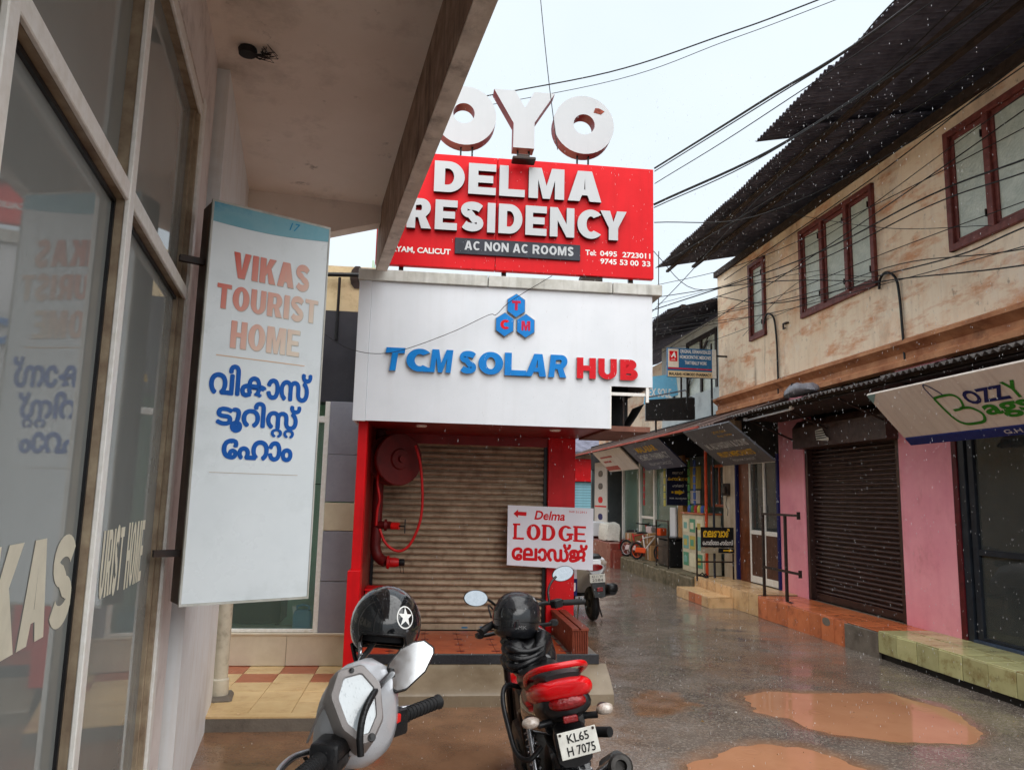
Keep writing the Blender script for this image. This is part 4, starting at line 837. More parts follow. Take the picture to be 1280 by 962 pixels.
# bag shop front
bg_ = thing('shopfront', 'dark framed glass shopfront of the bag shop', 'shopfront', RS, (-6, WN, .3))
fr = MB().cbox(-7.395,-7.30,WN+.0,WN+.1,.29,2.5,.004).cbox(-7.28,-7.20,WN+.02,WN+.09,.29,2.5,.004).cbox(-7.2,-4.5,WN+.02,WN+.09,.29,.36,.004).cbox(-7.2,-4.5,WN+.02,WN+.09,1.17,1.23,.004).cbox(-7.2,-4.5,WN+.02,WN+.09,2.42,2.5,.004).cbox(-5.6,-5.52,WN+.02,WN+.09,.36,2.42,.004)
part(bg_, 'frame', fr, mat('charcoal_frame', H(44,50,60), H(34,38,46), 8, .35, metal=.3))
for x0, x1 in ((-7.2,-5.6), (-5.52,-4.5)):
    for z0, z1 in ((.36,1.17), (1.23,2.42)): part(bg_, 'pane', MB().box(x0,x1,WN+.05,WN+.056,z0,z1), m_glassdark)
part(bg_, 'sill', MB().cbox(-7.3,-4.5,WN-.02,WN+.1,.286,.33,.004), mat('slate_sill', H(62,76,96), H(48,58,74), 8, .3))
m_bags = [mat('bag_'+n_, c, None, 12, .5) for n_, c in (('black', H(34,34,36)), ('grey', H(120,122,124)), ('cream', H(196,186,164)), ('brown', H(96,66,48)))]
for i, (x, z, wd, hg, mi, lb) in enumerate([(-7.02,1.72,.20,.30,0,'black handbag hanging high behind bag shop glass'), (-6.72,1.55,.24,.34,2,'cream tote hanging behind bag shop glass'), (-6.38,1.8,.22,.26,1,'grey bag hanging at top of bag shop window'), (-7.0,.62,.24,.30,3,'brown bag standing low in bag shop window'), (-6.6,.62,.3,.26,0,'black bag standing on bag shop window floor'), (-6.2,1.3,.26,.4,0,'large black backpack hanging in bag shop window')]):
    b = thing('handbag', lb, 'bag', RS, (x, 6.1, z-hg/2), 'bags in the shop window')
    part(b, 'body', MB().loft([[(x+px*wd/2*s_, 6.1+py*.06*s_, z+zz*hg) for px, py in [(math.copysign(abs(math.cos(t))**.5, math.cos(t)), math.copysign(abs(math.sin(t))**.5, math.sin(t))) for t in np.linspace(0, 6.28, 17)[:-1]]] for zz, s_ in ((-.5,.85),(-.42,1),(.1,.96),(.42,.8),(.5,.6))]), m_bags[mi], 50)
    part(b, 'strap', MB().tube([(x-wd*.3,6.1,z+hg*.45),(x-wd*.22,6.1,z+hg*.8),(x,6.1,z+hg*.95),(x+wd*.22,6.1,z+hg*.8),(x+wd*.3,6.1,z+hg*.45)], .009, 6), m_bags[mi], 60)
mq = thing('mannequin_bust', 'pale bust shape standing behind bag shop glass', 'mannequin', RS, (-6.55, 6.4, .3))
part(mq, 'torso', MB().lathe([(.04,1.25),(.12,1.3),(.14,1.5),(.12,1.7),(.19,1.95),(.17,2.1),(.06,2.17),(.05,2.25),(.08,2.3),(.09,2.4),(.05,2.48)], (-6.6,6.45,0), 'z', 16), m_bags[2], 60); part(mq, 'pole', MB().cyl((-6.6,6.45,.3),(-6.6,6.45,1.27),.015), m_chrome); part(mq, 'foot', MB().lathe([(.001,.33),(.14,.31),(.15,.3)], (-6.6,6.45,0), 'z', 16), m_chrome)
# tilted fascia boards: local x right, z up the board, y into it
def tilt(x, y0, z0, y1, z1):            # board from bottom (y0,z0) up to top (y1,z1)
    return RS @ Matrix.Translation((x, y0, z0)) @ Matrix.Rotation(math.atan2(-(y1-y0), z1-z0), 4, 'X')
BZ = tilt(-7.50, 5.27, 2.31, 4.80, 2.81); bl = math.hypot(.47, .50)
bz = thing('bag_shop_sign', 'tilted beige fascia sign with green and navy lettering', 'sign', BZ, (1.5, 0, 0))
m_bz = mat('beige_flex', H(226,216,206), H(214,202,192), 2, .45, streak=H(150,128,116), sk=.3)
part(bz, 'board', MB().cbox(0,3.6,0,.03,.08,bl,.003), m_bz); part(bz, 'corner_tint', MB().prism([(.005,bl-.005),(.005,bl-.12),(.16,bl-.005)][::-1], -.002, 0), ink('tint_teal', H(130,165,165)))
part(bz, 'lower_band', MB().cbox(.02,3.6,-.012,.03,-.02,.079,.003), ink('band_navy', H(30,44,110)))
def stroke(mb, pts, r, y=-.004):                         # flat ribbon along a path in xz
    P = smooth_path([(a, 0, b) for a, b in pts], 6); n = len(P); V = []
    for i, p in enumerate(P):
        d = (P[min(i+1,n-1)]-P[max(i-1,0)]).normalized(); q = Vector((-d.z, 0, d.x))*r
        V += [(p.x+q.x, y, p.z+q.z), (p.x-q.x, y, p.z-q.z)]
    mb.add(V, [(2*i, 2*i+1, 2*i+3, 2*i+2) for i in range(n-1)]); return mb
def bzp(u, z): return (-u+7.5, (z-2.31)/.50*bl)           # board coords
ox, oz = .88, .12
g = MB(); nv = MB()
stroke(g, [(ox,oz+.37),(ox+.06,oz+.385),(ox+.24,oz+.385),(ox+.30,oz+.33),(ox+.27,oz+.24),(ox+.20,oz+.215),(ox+.12,oz+.21)], .014)
stroke(g, [(ox+.22,oz+.225),(ox+.34,oz+.21),(ox+.41,oz+.13),(ox+.36,oz+.05),(ox+.22,oz+.035),(ox+.12,oz+.045),(ox+.05,oz+.10),(ox+.02,oz+.22),(ox+.005,oz+.37)], .015)
stroke(nv, [(ox+.005,oz+.385),(ox-.0,oz+.5),(ox+.02,oz+.545),(ox+.06,oz+.53),(ox+.13,oz+.44),(ox+.15,oz+.395)], .007)
part(bz, 'bag_emblem', g, m_green_ink); part(bz, 'bag_emblem_handle', nv, m_navy_ink)
text(bz, 'OZZ', ox+.36, ox+.86, oz+.24, oz+.40, -.004, m_navy_ink, bold=.035); text(bz, 'Y', ox+.86, ox+1.02, oz+.24, oz+.42, -.004, m_green_ink, bold=.03)
text(bz, 'ags', ox+.46, ox+1.0, oz+.05, oz+.22, -.004, m_green_ink, bold=.03)
text(bz, 'G.H BAZAR, CALICUT', 1.36, 2.6, .0, .055, -.0135, ink('band_white', H(190,186,190)), bold=.015)
RH = tilt(-12.25, 5.20, 2.24, 4.50, 2.78); rl = math.hypot(.7, .54)
rh = thing('fruit_merchant_sign', 'tilted grey fascia sign of fruits merchants above glass door', 'sign', RH, (.9, 0, 0))
part(rh, 'board', MB().cbox(0,1.85,0,.03,0,rl,.003), mat('slate_board', H(92,92,96), H(76,76,82), 3, .45))
text(rh, 'M. ALI HASSAN & SONS', .24, 1.72, .40, .54, -.003, m_letter, bold=.03); text(rh, 'FRUITS MERCHANTS', .34, 1.6, .20, .32, -.003, m_yellow_ink, bold=.02)
text(rh, 'PALAYAM, CALICUT', .62, 1.4, .08, .14, -.003, m_letter, bold=.01); text(rh, 'GST NO. 32AAA', 1.0, 1.5, .72, .77, -.003, m_yellow_ink); text(rh, 'Reg: 12/96', 1.05, 1.55, .63, .68, -.003, m_yellow_ink)
# lean-to awnings
A1 = sheet(.84, 0, 0, .95, .26, .09, .016).mesh('awning_sheet', mat('asbestos', H(110,106,104), H(72,68,68), 6, .8, bump=.2, stain=H(44,40,40), st=.7, stscale=4, rand=.1), smooth=60)
aw = thing('lean_to_awning', 'dark corrugated lean-to awning along the shop fronts with dripping edge', 'awning', RS, (-8, 5.3, 3))
part(aw, 'batten', MB().box(-11.2,-3,4.93,4.99,2.93,2.98).box(-11.2,-3,5.55,5.61,3.09,3.14), m_woodbeam)
for i in range(10): piece(aw, 'awning_sheet', A1, (-11.25+.80*i, 4.82+.012*math.sin(i*2.1), 2.93+.004*i+.008*(i % 2)))
part(aw, 'soffit_board', MB().box(-11.2,-3,4.95,WN-.02,2.90,2.92), mat('soffit_dark', H(58,48,46), H(42,36,36), 5, .8))
for i in range(7): part(aw, 'bracket', MB().tube([(-10.9+1.25*i,WN,2.6),(-10.9+1.25*i,5.0,2.9)], .014, 6), m_steel)
A2 = sheet(.84, 0, 0, 1.25, .45, .12, .02).mesh('awning_sheet', mat('old_tile_sheet', H(112,92,84), H(84,66,62), 5, .8, bump=.2, stain=H(50,42,42), st=.6, stscale=3, rand=.12), smooth=60)
aw2 = thing('tiled_awning', 'mossy tiled awning with red ridge over the far shops', 'awning', RS, (-15, 5.0, 2.9))
part(aw2, 'batten', MB().box(-23,-11.2,4.75,4.82,2.84,2.89), m_woodbeam)
for i in range(15): piece(aw2, 'awning_sheet', A2, (-23.0+.80*i, 4.52, 2.80+.006*(i % 2)))
part(aw2, 'edge_strip', MB().box(-23,-11.6,4.50,4.53,2.80,2.835), mat('red_edge', H(176,84,70), H(140,62,52), 6, .7))
tl = thing('tube_light', 'white tube light under the awning edge', 'lamp', RS, (-10.1, 4.97, 2.86))
part(tl, 'tube', MB().cyl((-10.83,4.96,2.862),(-9.42,4.96,2.882),.014,None,8), m_white, 60); [part(tl, 'holder', MB().box(x,x+.06,4.94,4.98,2.86+.02*k,2.90+.02*k), m_alu) for k, x in enumerate((-10.86,-9.45))]
bn = thing('plastic_bundle', 'crumpled grey plastic bundle lying on the corrugated awning', 'bundle', RS, (-9.25, 4.95, 3.0))
rr = []
for i, (t, r) in enumerate(((0,.02),(.12,.08),(.25,.12),(.45,.13),(.6,.10),(.72,.09),(.78,.02))):
    rr.append([(-9.62+t, 4.98+(r+random.uniform(-.02,.02))*math.cos(a), 3.06+r*.45+(r+random.uniform(-.02,.02))*.62*math.sin(a)) for a in np.linspace(0, 6.28, 13)[:-1]])
part(bn, 'sheet', MB().loft(rr), mat('grey_plastic', H(130,128,136), H(92,90,98), 8, .35), 35); part(bn, 'cord', MB().tube([(-9.3,4.86,3.0),(-9.28,4.9,3.2),(-9.26,5.05,3.2)], .008, 5), m_cable)
# pipes and brackets on the wall
def wallpipe(pts, lb, r=.016):
    o = solo('service_pipe', MB().tube(smooth_path(pts), r, 8), m_black, lb, 'pipe', RS, pts[-1], smooth=60); return o
wallpipe([(-11.66,WN-.03,4.42),(-11.64,WN-.04,4.62),(-11.50,WN-.05,4.71),(-11.32,WN-.04,4.60),(-11.27,WN-.03,4.3),(-11.25,WN-.03,3.95),(-11.25,WN-.03,3.35)], 'black hooked cable pipe below the narrow window')
wallpipe([(-8.55,WN-.03,4.32),(-8.5,WN-.04,4.44),(-8.36,WN-.05,4.48),(-8.20,WN-.04,4.36),(-8.16,WN-.03,4.1),(-8.14,WN-.03,3.7),(-8.12,WN-.03,3.35)], 'black hooked cable pipe right of the triple window')
solo('wall_bracket', MB().box(-11.02,-10.9,WN-.05,WN,4.42,4.44).box(-11.02,-11.0,WN-.05,WN-.03,4.34,4.42).box(-11.02,-10.95,WN-.05,WN-.03,4.34,4.36), m_steel, 'small rusty bracket on cream wall beside the triple window', 'bracket', RS, (-10.95,WN,4.4))
mtb = thing('electric_meter', 'brown electric meter box on the dirty cream pier', 'meter', RS, (-13.3, WN, 1.8))
part(mtb, 'base', MB().cbox(-13.42,-13.2,WN-.06,WN-.01,1.76,1.98,.006), m_woodbeam); part(mtb, 'switch', MB().cbox(-13.38,-13.24,WN-.10,WN-.06,1.80,1.92,.01), m_steel); part(mtb, 'wire', MB().tube(smooth_path([(-13.3,WN-.03,1.76),(-13.36,WN-.03,1.6),(-13.28,WN-.03,1.5),(-13.3,WN-.03,1.4)]), .005, 5), m_cable)

# ------------------------------------------------ plinth steps (structure) with their tiles
def plinth(name, u0, u1, n0, z, mcore, zb=-.05): return struct(name, MB().box(-u1,-u0,n0,WN+.2,zb,z-.013), mcore, RS, (-(u0+u1)/2, n0, 0))
pm = plinth('pavement', 7.98, 10.88, 5.128, .30, m_cement)
TOP = {}
def tiles(pl_, u0, u1, n0, z, mat_, tw=.30, rows=2, zf=.0, front=True, skip=()):
    k = int(round((u1-u0)/tw)); tw = (u1-u0)/k; dep = (WN-n0)/rows
    mt_ = MB().cbox(0,tw-.008,0,dep-.008,0,.014,.0025).mesh('tile', mat_); mf = MB().cbox(0,tw-.008,0,.014,0,z-.014-zf,.003).mesh('tile', mat_)
    for i in range(k):
        jz, jy = random.uniform(-.002,.002), random.uniform(-.004,.003)
        for r in range(rows): piece(pl_, 'tile', mt_, (-u1+tw*i+.004, n0+dep*r+.004-(.012 if r == 0 else 0), z-.014+random.uniform(-.0015,.0015)))
        if front and i not in skip: piece(pl_, 'tile', mf, (-u1+tw*i+.004, n0-.014+jy, zf+jz), Matrix.Rotation(random.uniform(-.012,.012), 4, 'Y'))
tiles(pm, 7.98, 10.88, 5.128, .30, m_tile_or, skip=(8, 9))
part(pm, 'cement_patch', MB().cbox(-8.62,-7.985,5.108,5.127,-.02,.284,.008).cbox(-7.99,-7.975,5.11,5.6,-.02,.28,.003), m_cement); part(pm, 'cement_patch', MB().loft([sq_ring(-9.02,5.112,.23,.09,.05,2.2,10), sq_ring(-9.02,5.12,.23,.1,.055,2.2,10)]), m_cement)
pg = plinth('pavement', 3.5, 7.97, 5.16, .30, m_mossy, -.05); tiles(pg, 3.5, 7.97, 5.128, .302, m_tile_gr, .32, 2, .075)
part(pg, 'kerb_gap_shade', MB().box(-7.97,-3.5,5.15,5.16,-.05,.075), m_black)  # black strip painted as the shade in the gap below the green tiles
pc = plinth('pavement', 10.89, 13.40, 5.128, .32, m_cement); tiles(pc, 10.89, 13.40, 5.128, .32, m_tile_cr, .31, 2, .0)
ps = struct('pavement_step', MB().box(-13.2,-11.75,4.72,5.11,-.05,.15), m_tile_cr, RS, (-12.5,4.9,0))
me_st = MB().cbox(0,.285,0,.385,0,.014,.0015).mesh('tile', m_tile_cr); me_sf = MB().cbox(0,.285,0,.012,0,.15,.0015)
for i in range(5): piece(ps, 'tile', me_st, (-13.19+.289*i, 4.71, .152))
fa, fb = me_sf.mesh('tile', m_tile_cr), me_sf.mesh('tile', m_tile_or)
for i in range(5): piece(ps, 'tile', fb if i in (2, 3) else fa, (-13.19+.289*i, 4.707, .001))
pe = struct('pavement', MB().box(-18.2,-13.41,5.13,8,-.05,.30), m_mossy, RS, (-15,5.2,0))
for i in range(13): part(pe, 'kerb_stone', MB().cbox(-18.15+.365*i,-17.80+.365*i,5.07+random.uniform(-.015,.015),5.14,-.03,.29+random.uniform(-.02,.01),.02), m_mossy)
pr_ = struct('pavement', MB().box(-24.5,-18.2,4.95,7,-.05,.42), m_maroonstep, RS, (-20,5.2,0))
part(pr_, 'raised_step', MB().cbox(-20.6,-18.4,4.90,5.5,-.03,.58,.01), m_maroonstep); part(pr_, 'raised_step', MB().cbox(-24,-21.4,4.92,5.5,-.03,.62,.01), m_maroonstep)
part(pr_, 'step_recess', MB().box(-21.4,-20.6,4.94,4.96,.1,.4), m_dkred)

# handrail on the orange step
hr = thing('handrail', 'dark steel handrail on the orange tiled step', 'railing', RS, (-10.3, 5.1, .3))
part(hr, 'post', MB().box(-10.87,-10.835,5.19,5.225,.3,1.50), m_steel); part(hr, 'post', MB().box(-10.19,-10.155,5.19,5.225,.31,1.50).box(-10.19,-10.03,5.19,5.225,.31,.32), m_steel)
for z in (.70, 1.47): part(hr, 'rail', MB().box(-10.87,-9.80,5.192,5.223,z,z+.032).box(-9.80,-9.785,5.185,5.23,z-.035,z+.065), m_steel)
# ------------------------------------------------ far shops
fs = thing('far_shop_row', 'row of small glass fronted shops under tiled awning further along', 'building', RS, (-17, 6, 0))
part(fs, 'back_wall', MB().box(-24,-13.5,7.6,7.7,.2,3.4).box(-24,-13.5,WN+.1,7.6,3.15,3.2).box(-24,-23.9,WN,7.6,.2,3.2), mat('blue_grey_wall', H(116,130,132), H(92,104,108), 2, .7))
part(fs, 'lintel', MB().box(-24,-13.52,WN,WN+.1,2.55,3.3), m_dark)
for x in (-15.95,-17.6,-18.75,-20.3): part(fs, 'post', MB().cbox(x,x+.09,WN-.02,WN+.1,.3,2.6,.004), m_alu if x < -17 else m_white)
for x0, x1 in ((-17.51,-15.95), (-18.66,-17.6), (-20.2,-18.75)): part(fs, 'pane', MB().box(x0,x1,WN+.04,WN+.046,.3,2.55), m_glassteal)
part(fs, 'door_bar', MB().box(-18.66,-17.6,WN+.02,WN+.06,1.2,1.26), m_alu)
part(fs, 'wood_post', MB().cbox(-15.80,-15.5,WN-.06,WN+.1,.3,2.6,.005), mat('yellow_wood', H(178,130,72), H(150,104,56), 8, .5)); part(fs, 'white_strip', MB().cbox(-16.2,-15.86,WN-.1,WN-.06,.32,1.5,.004), m_white)
part(fs, 'upper_wall', MB().wall(-17.6,-13.68,3.3,5.3,5.95,6.2,[(-17.2,-16.3,3.9,4.9),(-15.9,-14.2,3.9,5.1)]).box(-17.6,-13.68,6.6,6.7,3.3,5.6), mat('pale_blue_wall', H(196,204,204), H(176,184,186), 2, .7, stain=H(120,116,110), st=.4))
part(fs, 'upper_wall', MB().box(-24,-17.6,6.0,6.3,3.3,5.0), m_cream)
wf = part(fs, 'window', MB().box(-15.9,-15.8,5.93,6.0,3.9,5.1).box(-14.3,-14.2,5.93,6.0,3.9,5.1).box(-15.1,-15.02,5.93,6.0,3.9,5.1).box(-15.9,-14.2,5.93,6.0,5.0,5.1).box(-17.2,-16.3,5.93,6.0,4.82,4.9).box(-16.8,-16.72,5.93,6.0,3.9,4.9), m_steel)
part(wf, 'pane', MB().box(-15.8,-14.3,5.97,5.975,3.9,5.0), m_frost); part(wf, 'pane', MB().box(-17.2,-16.3,5.97,5.975,3.9,4.82), m_frost)
part(fs, 'diagonal_shade', MB().add([(-15.8,5.9,4.1),(-14.6,5.9,4.9),(-14.6,5.9,4.97),(-15.8,5.9,4.17),(-15.8,5.93,4.1),(-14.6,5.93,4.9),(-14.6,5.93,4.97),(-15.8,5.93,4.17)], [(0,1,2,3),(0,4,5,1),(3,2,6,7)]), m_steel)
S3 = sheet(.9, 0, 0, 3.2, .9, .12, .02).mesh('roof_sheet', m_rooftin, smooth=60)
frf = part(fs, 'roof_timber', MB().box(-24,-13.6,5.0,5.08,5.30,5.36), m_woodbeam)
for i in range(12): piece(frf, 'roof_sheet', S3, (-24+.86*i, 4.75+.02*math.sin(i), 5.22+.008*(i % 2)))
# pharmacy sign facing down the alley
HS = RR @ Matrix.Translation((0, 13.2, 0))
hs_ = thing('pharmacy_sign', 'small blue and cream pharmacy sign hung above awning', 'sign', HS, (5.0, 0, 3.85))
part(hs_, 'board', MB().cbox(4.57,5.50,0,.05,3.88,4.42,.004), mat('sign_blue', H(40,104,150), H(34,92,136), 4, .4)); part(hs_, 'lower_strip', MB().box(4.575,5.42,-.004,0,3.885,3.995), ink('strip_cream', H(214,190,150)))
part(hs_, 'logo_panel', MB().box(4.58,4.78,-.004,0,4.06,4.40), ink('logo_cream', H(226,214,196))); part(hs_, 'logo_mark', MB().cbox(4.605,4.755,-.008,-.004,4.17,4.36,.003), m_red_ink); part(hs_, 'edge_strip', MB().box(5.42,5.50,-.005,0,3.885,4.415), m_plate)
text(hs_, 'A', 4.63, 4.73, 4.24, 4.34, -.0085, m_white_ink, bold=.05, shear=.2); text(hs_, 'ADEL', 4.64, 4.72, 4.185, 4.215, -.0085, m_white_ink)
part(hs_, 'red_rule', MB().box(4.58,5.41,-.005,-.004,4.03,4.05), m_red_ink)
for s_, a, b, z in (('ORIGINAL GERMAN/SEALED',4.81,5.40,4.33), ('HOMOEOPATHIC MEDICINES',4.81,5.40,4.225), ('THAT REALLY WORK',4.90,5.32,4.12)): text(hs_, s_, a, b, z, z+.065, -.005, m_white_ink, bold=.02)
text(hs_, 'MALABAR HOMOEO PHARMACY', 4.60, 5.40, 3.91, 3.965, -.006, m_blackink, bold=.03)
part(hs_, 'bracket', MB().box(4.95,4.98,.05,.08,3.3,3.9).box(5.42,5.45,.05,.08,3.2,4.55).box(5.45,5.9,.05,.08,4.3,4.33), m_black)
bx = thing('shop_sign_back', 'black backed sign box leaning above the tiled awning', 'sign', RR, (4.7, 13.8, 3.3))
part(bx, 'box', MB().add([(4.25,13.5,3.1),(5.2,13.5,3.15),(5.2,13.5,3.55),(4.25,13.5,3.48),(4.3,13.7,3.1),(5.2,13.7,3.15),(5.2,13.7,3.6),(4.3,13.7,3.5)], [(0,1,2,3),(7,6,5,4),(0,4,5,1),(1,5,6,2),(2,6,7,3),(3,7,4,0)]), m_black); part(bx, 'rail', MB().tube([(4.28,13.45,3.52),(5.0,13.45,3.68),(5.05,13.45,3.6)], .015, 6), m_chrome); part(bx, 'stay', MB().box(5.0,5.03,13.7,13.73,3.3,4.2).box(4.5,4.53,13.7,13.73,2.9,3.5), m_steel)
bl_ = thing('blue_banner', 'pale blue printed banner hung beyond the pharmacy sign', 'banner', RR @ Matrix.Translation((0, 14.8, 0)), (5, 0, 3.6))
part(bl_, 'sheet', MB().add([(4.62,0,3.55),(5.35,0,3.78),(5.3,0,4.22),(4.7,0,4.12),(4.62,.02,3.55),(5.35,.02,3.78),(5.3,.02,4.22),(4.7,.02,4.12)], [(0,1,2,3),(7,6,5,4),(0,4,5,1),(1,5,6,2),(2,6,7,3),(3,7,4,0)]), ink('sky_print', H(120,190,226))); text(bl_, 'EX SOLE', 4.72, 5.2, 3.72, 3.9, -.004, m_white_ink, bold=.02, shear=.1)
part(bl_, 'hanger', MB().box(4.7,4.72,.02,.04,4.1,4.6).box(5.25,5.27,.02,.04,4.1,4.6), m_steel)
NS = tilt(-16.6, 5.25, 2.30, 4.65, 2.86)
ns = thing('navy_fascia_sign', 'tilted navy fascia sign with yellow and white lettering over far shop', 'sign', NS, (1, 0, 0)); nl = math.hypot(.6,.56)
part(ns, 'board', MB().cbox(0,2.5,0,.03,0,nl,.003), mat('navy_flex', H(40,44,76), H(32,36,62), 3, .4))
text(ns, 'MALABAR', .6, 1.9, .5, .66, -.003, m_yellow_ink, bold=.02); text(ns, 'HOMEO PHARMACY', .35, 2.2, .28, .45, -.003, m_letter, bold=.02); text(ns, 'PALAYAM CALICUT', .6, 2.0, .12, .2, -.003, m_letter)
GS = tilt(-19.6, 5.2, 2.35, 4.7, 2.85)
gs = thing('beige_fascia_sign', 'tilted faded beige sign with red stripe at far shop', 'sign', GS, (1, 0, 0)); part(gs, 'board', MB().cbox(0,2.6,0,.03,0,.7,.003), m_bz); part(gs, 'stripe', MB().box(.02,1.2,-.004,0,.05,.18).box(.3,1.0,-.004,0,.3,.36).box(.3,1.4,-.004,0,.45,.5), ink('stripe_red', H(186,90,80)))
VN = RR @ Matrix.Translation((0, 15.4, 0))
vn = thing('vertical_navy_sign', 'hanging navy panel sign with yellow arrow and lettering', 'sign', VN, (5.5, 0, 1.5))
part(vn, 'board', MB().cbox(5.30,5.78,0,.03,1.55,2.36,.003), mat('navy_panel', H(26,30,56), H(20,24,46), 3, .4))
text(vn, 'മലബാർ', 5.42, 5.66, 2.20, 2.26, -.003, m_white_ink); text(vn, 'േഹാമിേയാ', 5.33, 5.75, 2.06, 2.15, -.003, m_yellow_ink, bold=.03); text(vn, 'ഫാർമസി', 5.42, 5.66, 1.93, 1.99, -.003, m_white_ink)
part(vn, 'arrow', MB().prism([(5.40,1.80),(5.44,1.80),(5.44,1.84),(5.40,1.84)], -.004,-.002).prism([(5.47,1.79),(5.56,1.79),(5.56,1.765),(5.68,1.82),(5.56,1.875),(5.56,1.85),(5.47,1.85)], -.004, -.002), m_yellow_ink); text(vn, 'M.M. ALI ROAD', 5.36, 5.72, 1.68, 1.71, -.003, m_white_ink); part(vn, 'hanger', MB().box(5.35,5.36,.01,.02,2.36,2.6).box(5.72,5.73,.01,.02,2.36,2.6), m_steel)
# display counter with pictures, cabinet, poles
dc = thing('display_counter', 'cream display counter with pasted leaflets on the far shop step', 'counter', RS, (-14.0, 5.5, .3))
part(dc, 'body', MB().cbox(-14.72,-13.62,5.38,5.72,.31,1.40,.006), mat('counter_cream', H(206,196,170), H(186,174,148), 6, .5)); part(dc, 'top', MB().cbox(-14.75,-13.6,5.35,5.74,1.40,1.43,.005), m_tile_brick)
ml = [ink('leaf_'+n_, c) for n_, c in (('green', H(90,150,120)), ('teal', H(120,170,160)), ('cream', H(222,214,186)), ('ochre', H(190,170,90)))]
for i in range(3):
    for j in range(3):
        part(dc, 'leaflet', MB().box(-14.66+.35*i,-14.38+.35*i,5.374,5.379,.42+.32*j,.67+.32*j), ml[(i*2+j) % 4]); part(dc, 'leaflet_print', MB().box(-14.62+.35*i,-14.45+.35*i,5.371,5.3735,.48+.32*j,.60+.32*j), ml[(i+j*2+1) % 4])
cb = thing('wall_cabinet', 'orange wood framed glass cabinet behind the display counter', 'cabinet', RS, (-13.9, 6.0, 1.5))
part(cb, 'frame', MB().box(-14.4,-13.6,5.85,6.1,1.55,1.6).box(-14.4,-13.6,5.85,6.1,2.3,2.35).box(-14.4,-14.34,5.85,6.1,1.6,2.3).box(-13.66,-13.6,5.85,6.1,1.6,2.3).box(-14.02,-13.98,5.85,5.9,1.6,2.3), mat('orange_wood', H(176,84,44), H(140,62,32), 8, .4)); part(cb, 'pane', MB().box(-14.34,-13.66,5.87,5.875,1.6,2.3), m_glassdark); part(cb, 'shelf', MB().box(-14.34,-13.66,5.9,6.1,1.95,1.97), m_woodbeam)
jar = [ink('jar_'+n_, c) for n_, c in (('blue', H(70,100,170)), ('green', H(80,130,70)), ('red', H(180,60,60)), ('yellow', H(200,190,90)))]
for i in range(6): solo('counter_jar', MB().lathe([(.045,0),(.05,.01),(.05,.10),(.035,.12),(.035,.14),(.01,.142)], (-14.6+.17*i,5.5,1.43), 'z', 10), jar[i % 4], ['blue jar at the left end of display counter', 'green jar second on display counter', 'red jar third on display counter', 'yellow jar fourth on display counter', 'blue jar fifth on display counter', 'green jar at the right end of display counter'][i], 'jar', RS, (-14.6+.17*i,5.5,1.43), 'jars on the counter', 40)
part(fs, 'poster', MB().box(-15.45,-14.8,5.80,5.81,1.9,2.35), ml[3]); part(fs, 'poster', MB().box(-15.4,-14.85,5.80,5.81,1.6,1.86), m_bz)
solo('awning_pole', MB().tube([(-13.32,5.32,.3),(-13.32,5.32,2.75)], .028, 10), mat('orange_paint', H(206,74,34), H(170,54,26), 8, .45), 'orange painted awning pole beside the display counter', 'pole', RS, (-13.32,5.32,.3), smooth=60)
solo('awning_pole', MB().tube([(-13.12,5.38,.3),(-13.12,5.38,2.75)], .022, 10), m_darkboard, 'slate grey awning pole next to the orange one', 'pole', RS, (-13.12,5.38,.3), smooth=60)
MS = RR @ Matrix.Translation((0, 13.2, 0))
ms_ = thing('arrow_board', 'black stand-up board with yellow Malayalam lettering and arrow', 'sign', MS, (5.35, 0, .3))
part(ms_, 'board', MB().cbox(5.05,5.65,-.3,-.28,.86,1.205,.003), m_black); part(ms_, 'lower_strip', MB().box(5.05,5.65,-.302,-.285,.76,.855), ink('strip_dull', H(150,140,120))); part(ms_, 'arrow_patch', MB().box(5.36,5.65,-.305,-.302,.77,.85), m_blackink)
text(ms_, 'മലബാർ', 5.09, 5.58, 1.03, 1.185, -.3035, m_yellow_ink, bold=.04); text(ms_, 'േഹാമിേയാ ഫാർമസി', 5.08, 5.63, .90, .99, -.3035, m_white_ink, bold=.02)
part(ms_, 'arrow', MB().prism([(5.45,.80),(5.55,.80),(5.55,.785),(5.63,.81),(5.55,.835),(5.55,.82),(5.45,.82)], -.308, -.306), m_yellow_ink)
for x in (4.98, 5.64): part(ms_, 'leg', MB().box(x-.012,x+.012,-.29,-.265,.29,1.2), m_steel)
part(ms_, 'rail', MB().box(4.98,5.64,-.288,-.268,.6,.625), m_steel)
gp = thing('guard_frame', 'thin steel guard frame on the far kerb', 'railing', RS, (-15.2, 5.2, .3))
for x in (-15.7,-14.95): part(gp, 'post', MB().box(x,x+.025,5.15,5.175,.29,1.25), m_steel)
[part(gp, 'rail', MB().box(-15.7,-14.95,5.152,5.173,z,z+.025), m_steel) for z in (1.22,.7)]
sd = thing('sandals', 'pair of dark sandals left on the kerb below arrow board', 'sandals', RS, (-13.3, 5.25, .3))
for k, (x, a) in enumerate(((-13.36,.3), (-13.2,-.2))):
    part(sd, 'sole', MB().loft([[(x+math.cos(a)*p-math.sin(a)*q, 5.24+math.sin(a)*p+math.cos(a)*q, z) for p, q in ((-.12,-.03),(-.05,-.04),(.05,-.035),(.13,-.03),(.13,.03),(.05,.045),(-.05,.04),(-.12,.03))] for z in (.318,.34)]), m_rubber); part(sd, 'strap', MB().tube([(x-.03,5.2,.335),(x+.02,5.24,.385),(x+.03,5.28,.335)], .012, 6), m_rubber)
bk = thing('black_bin', 'black plastic crate standing on far kerb by the glass door', 'crate', RS, (-15.3, 5.5, .3))
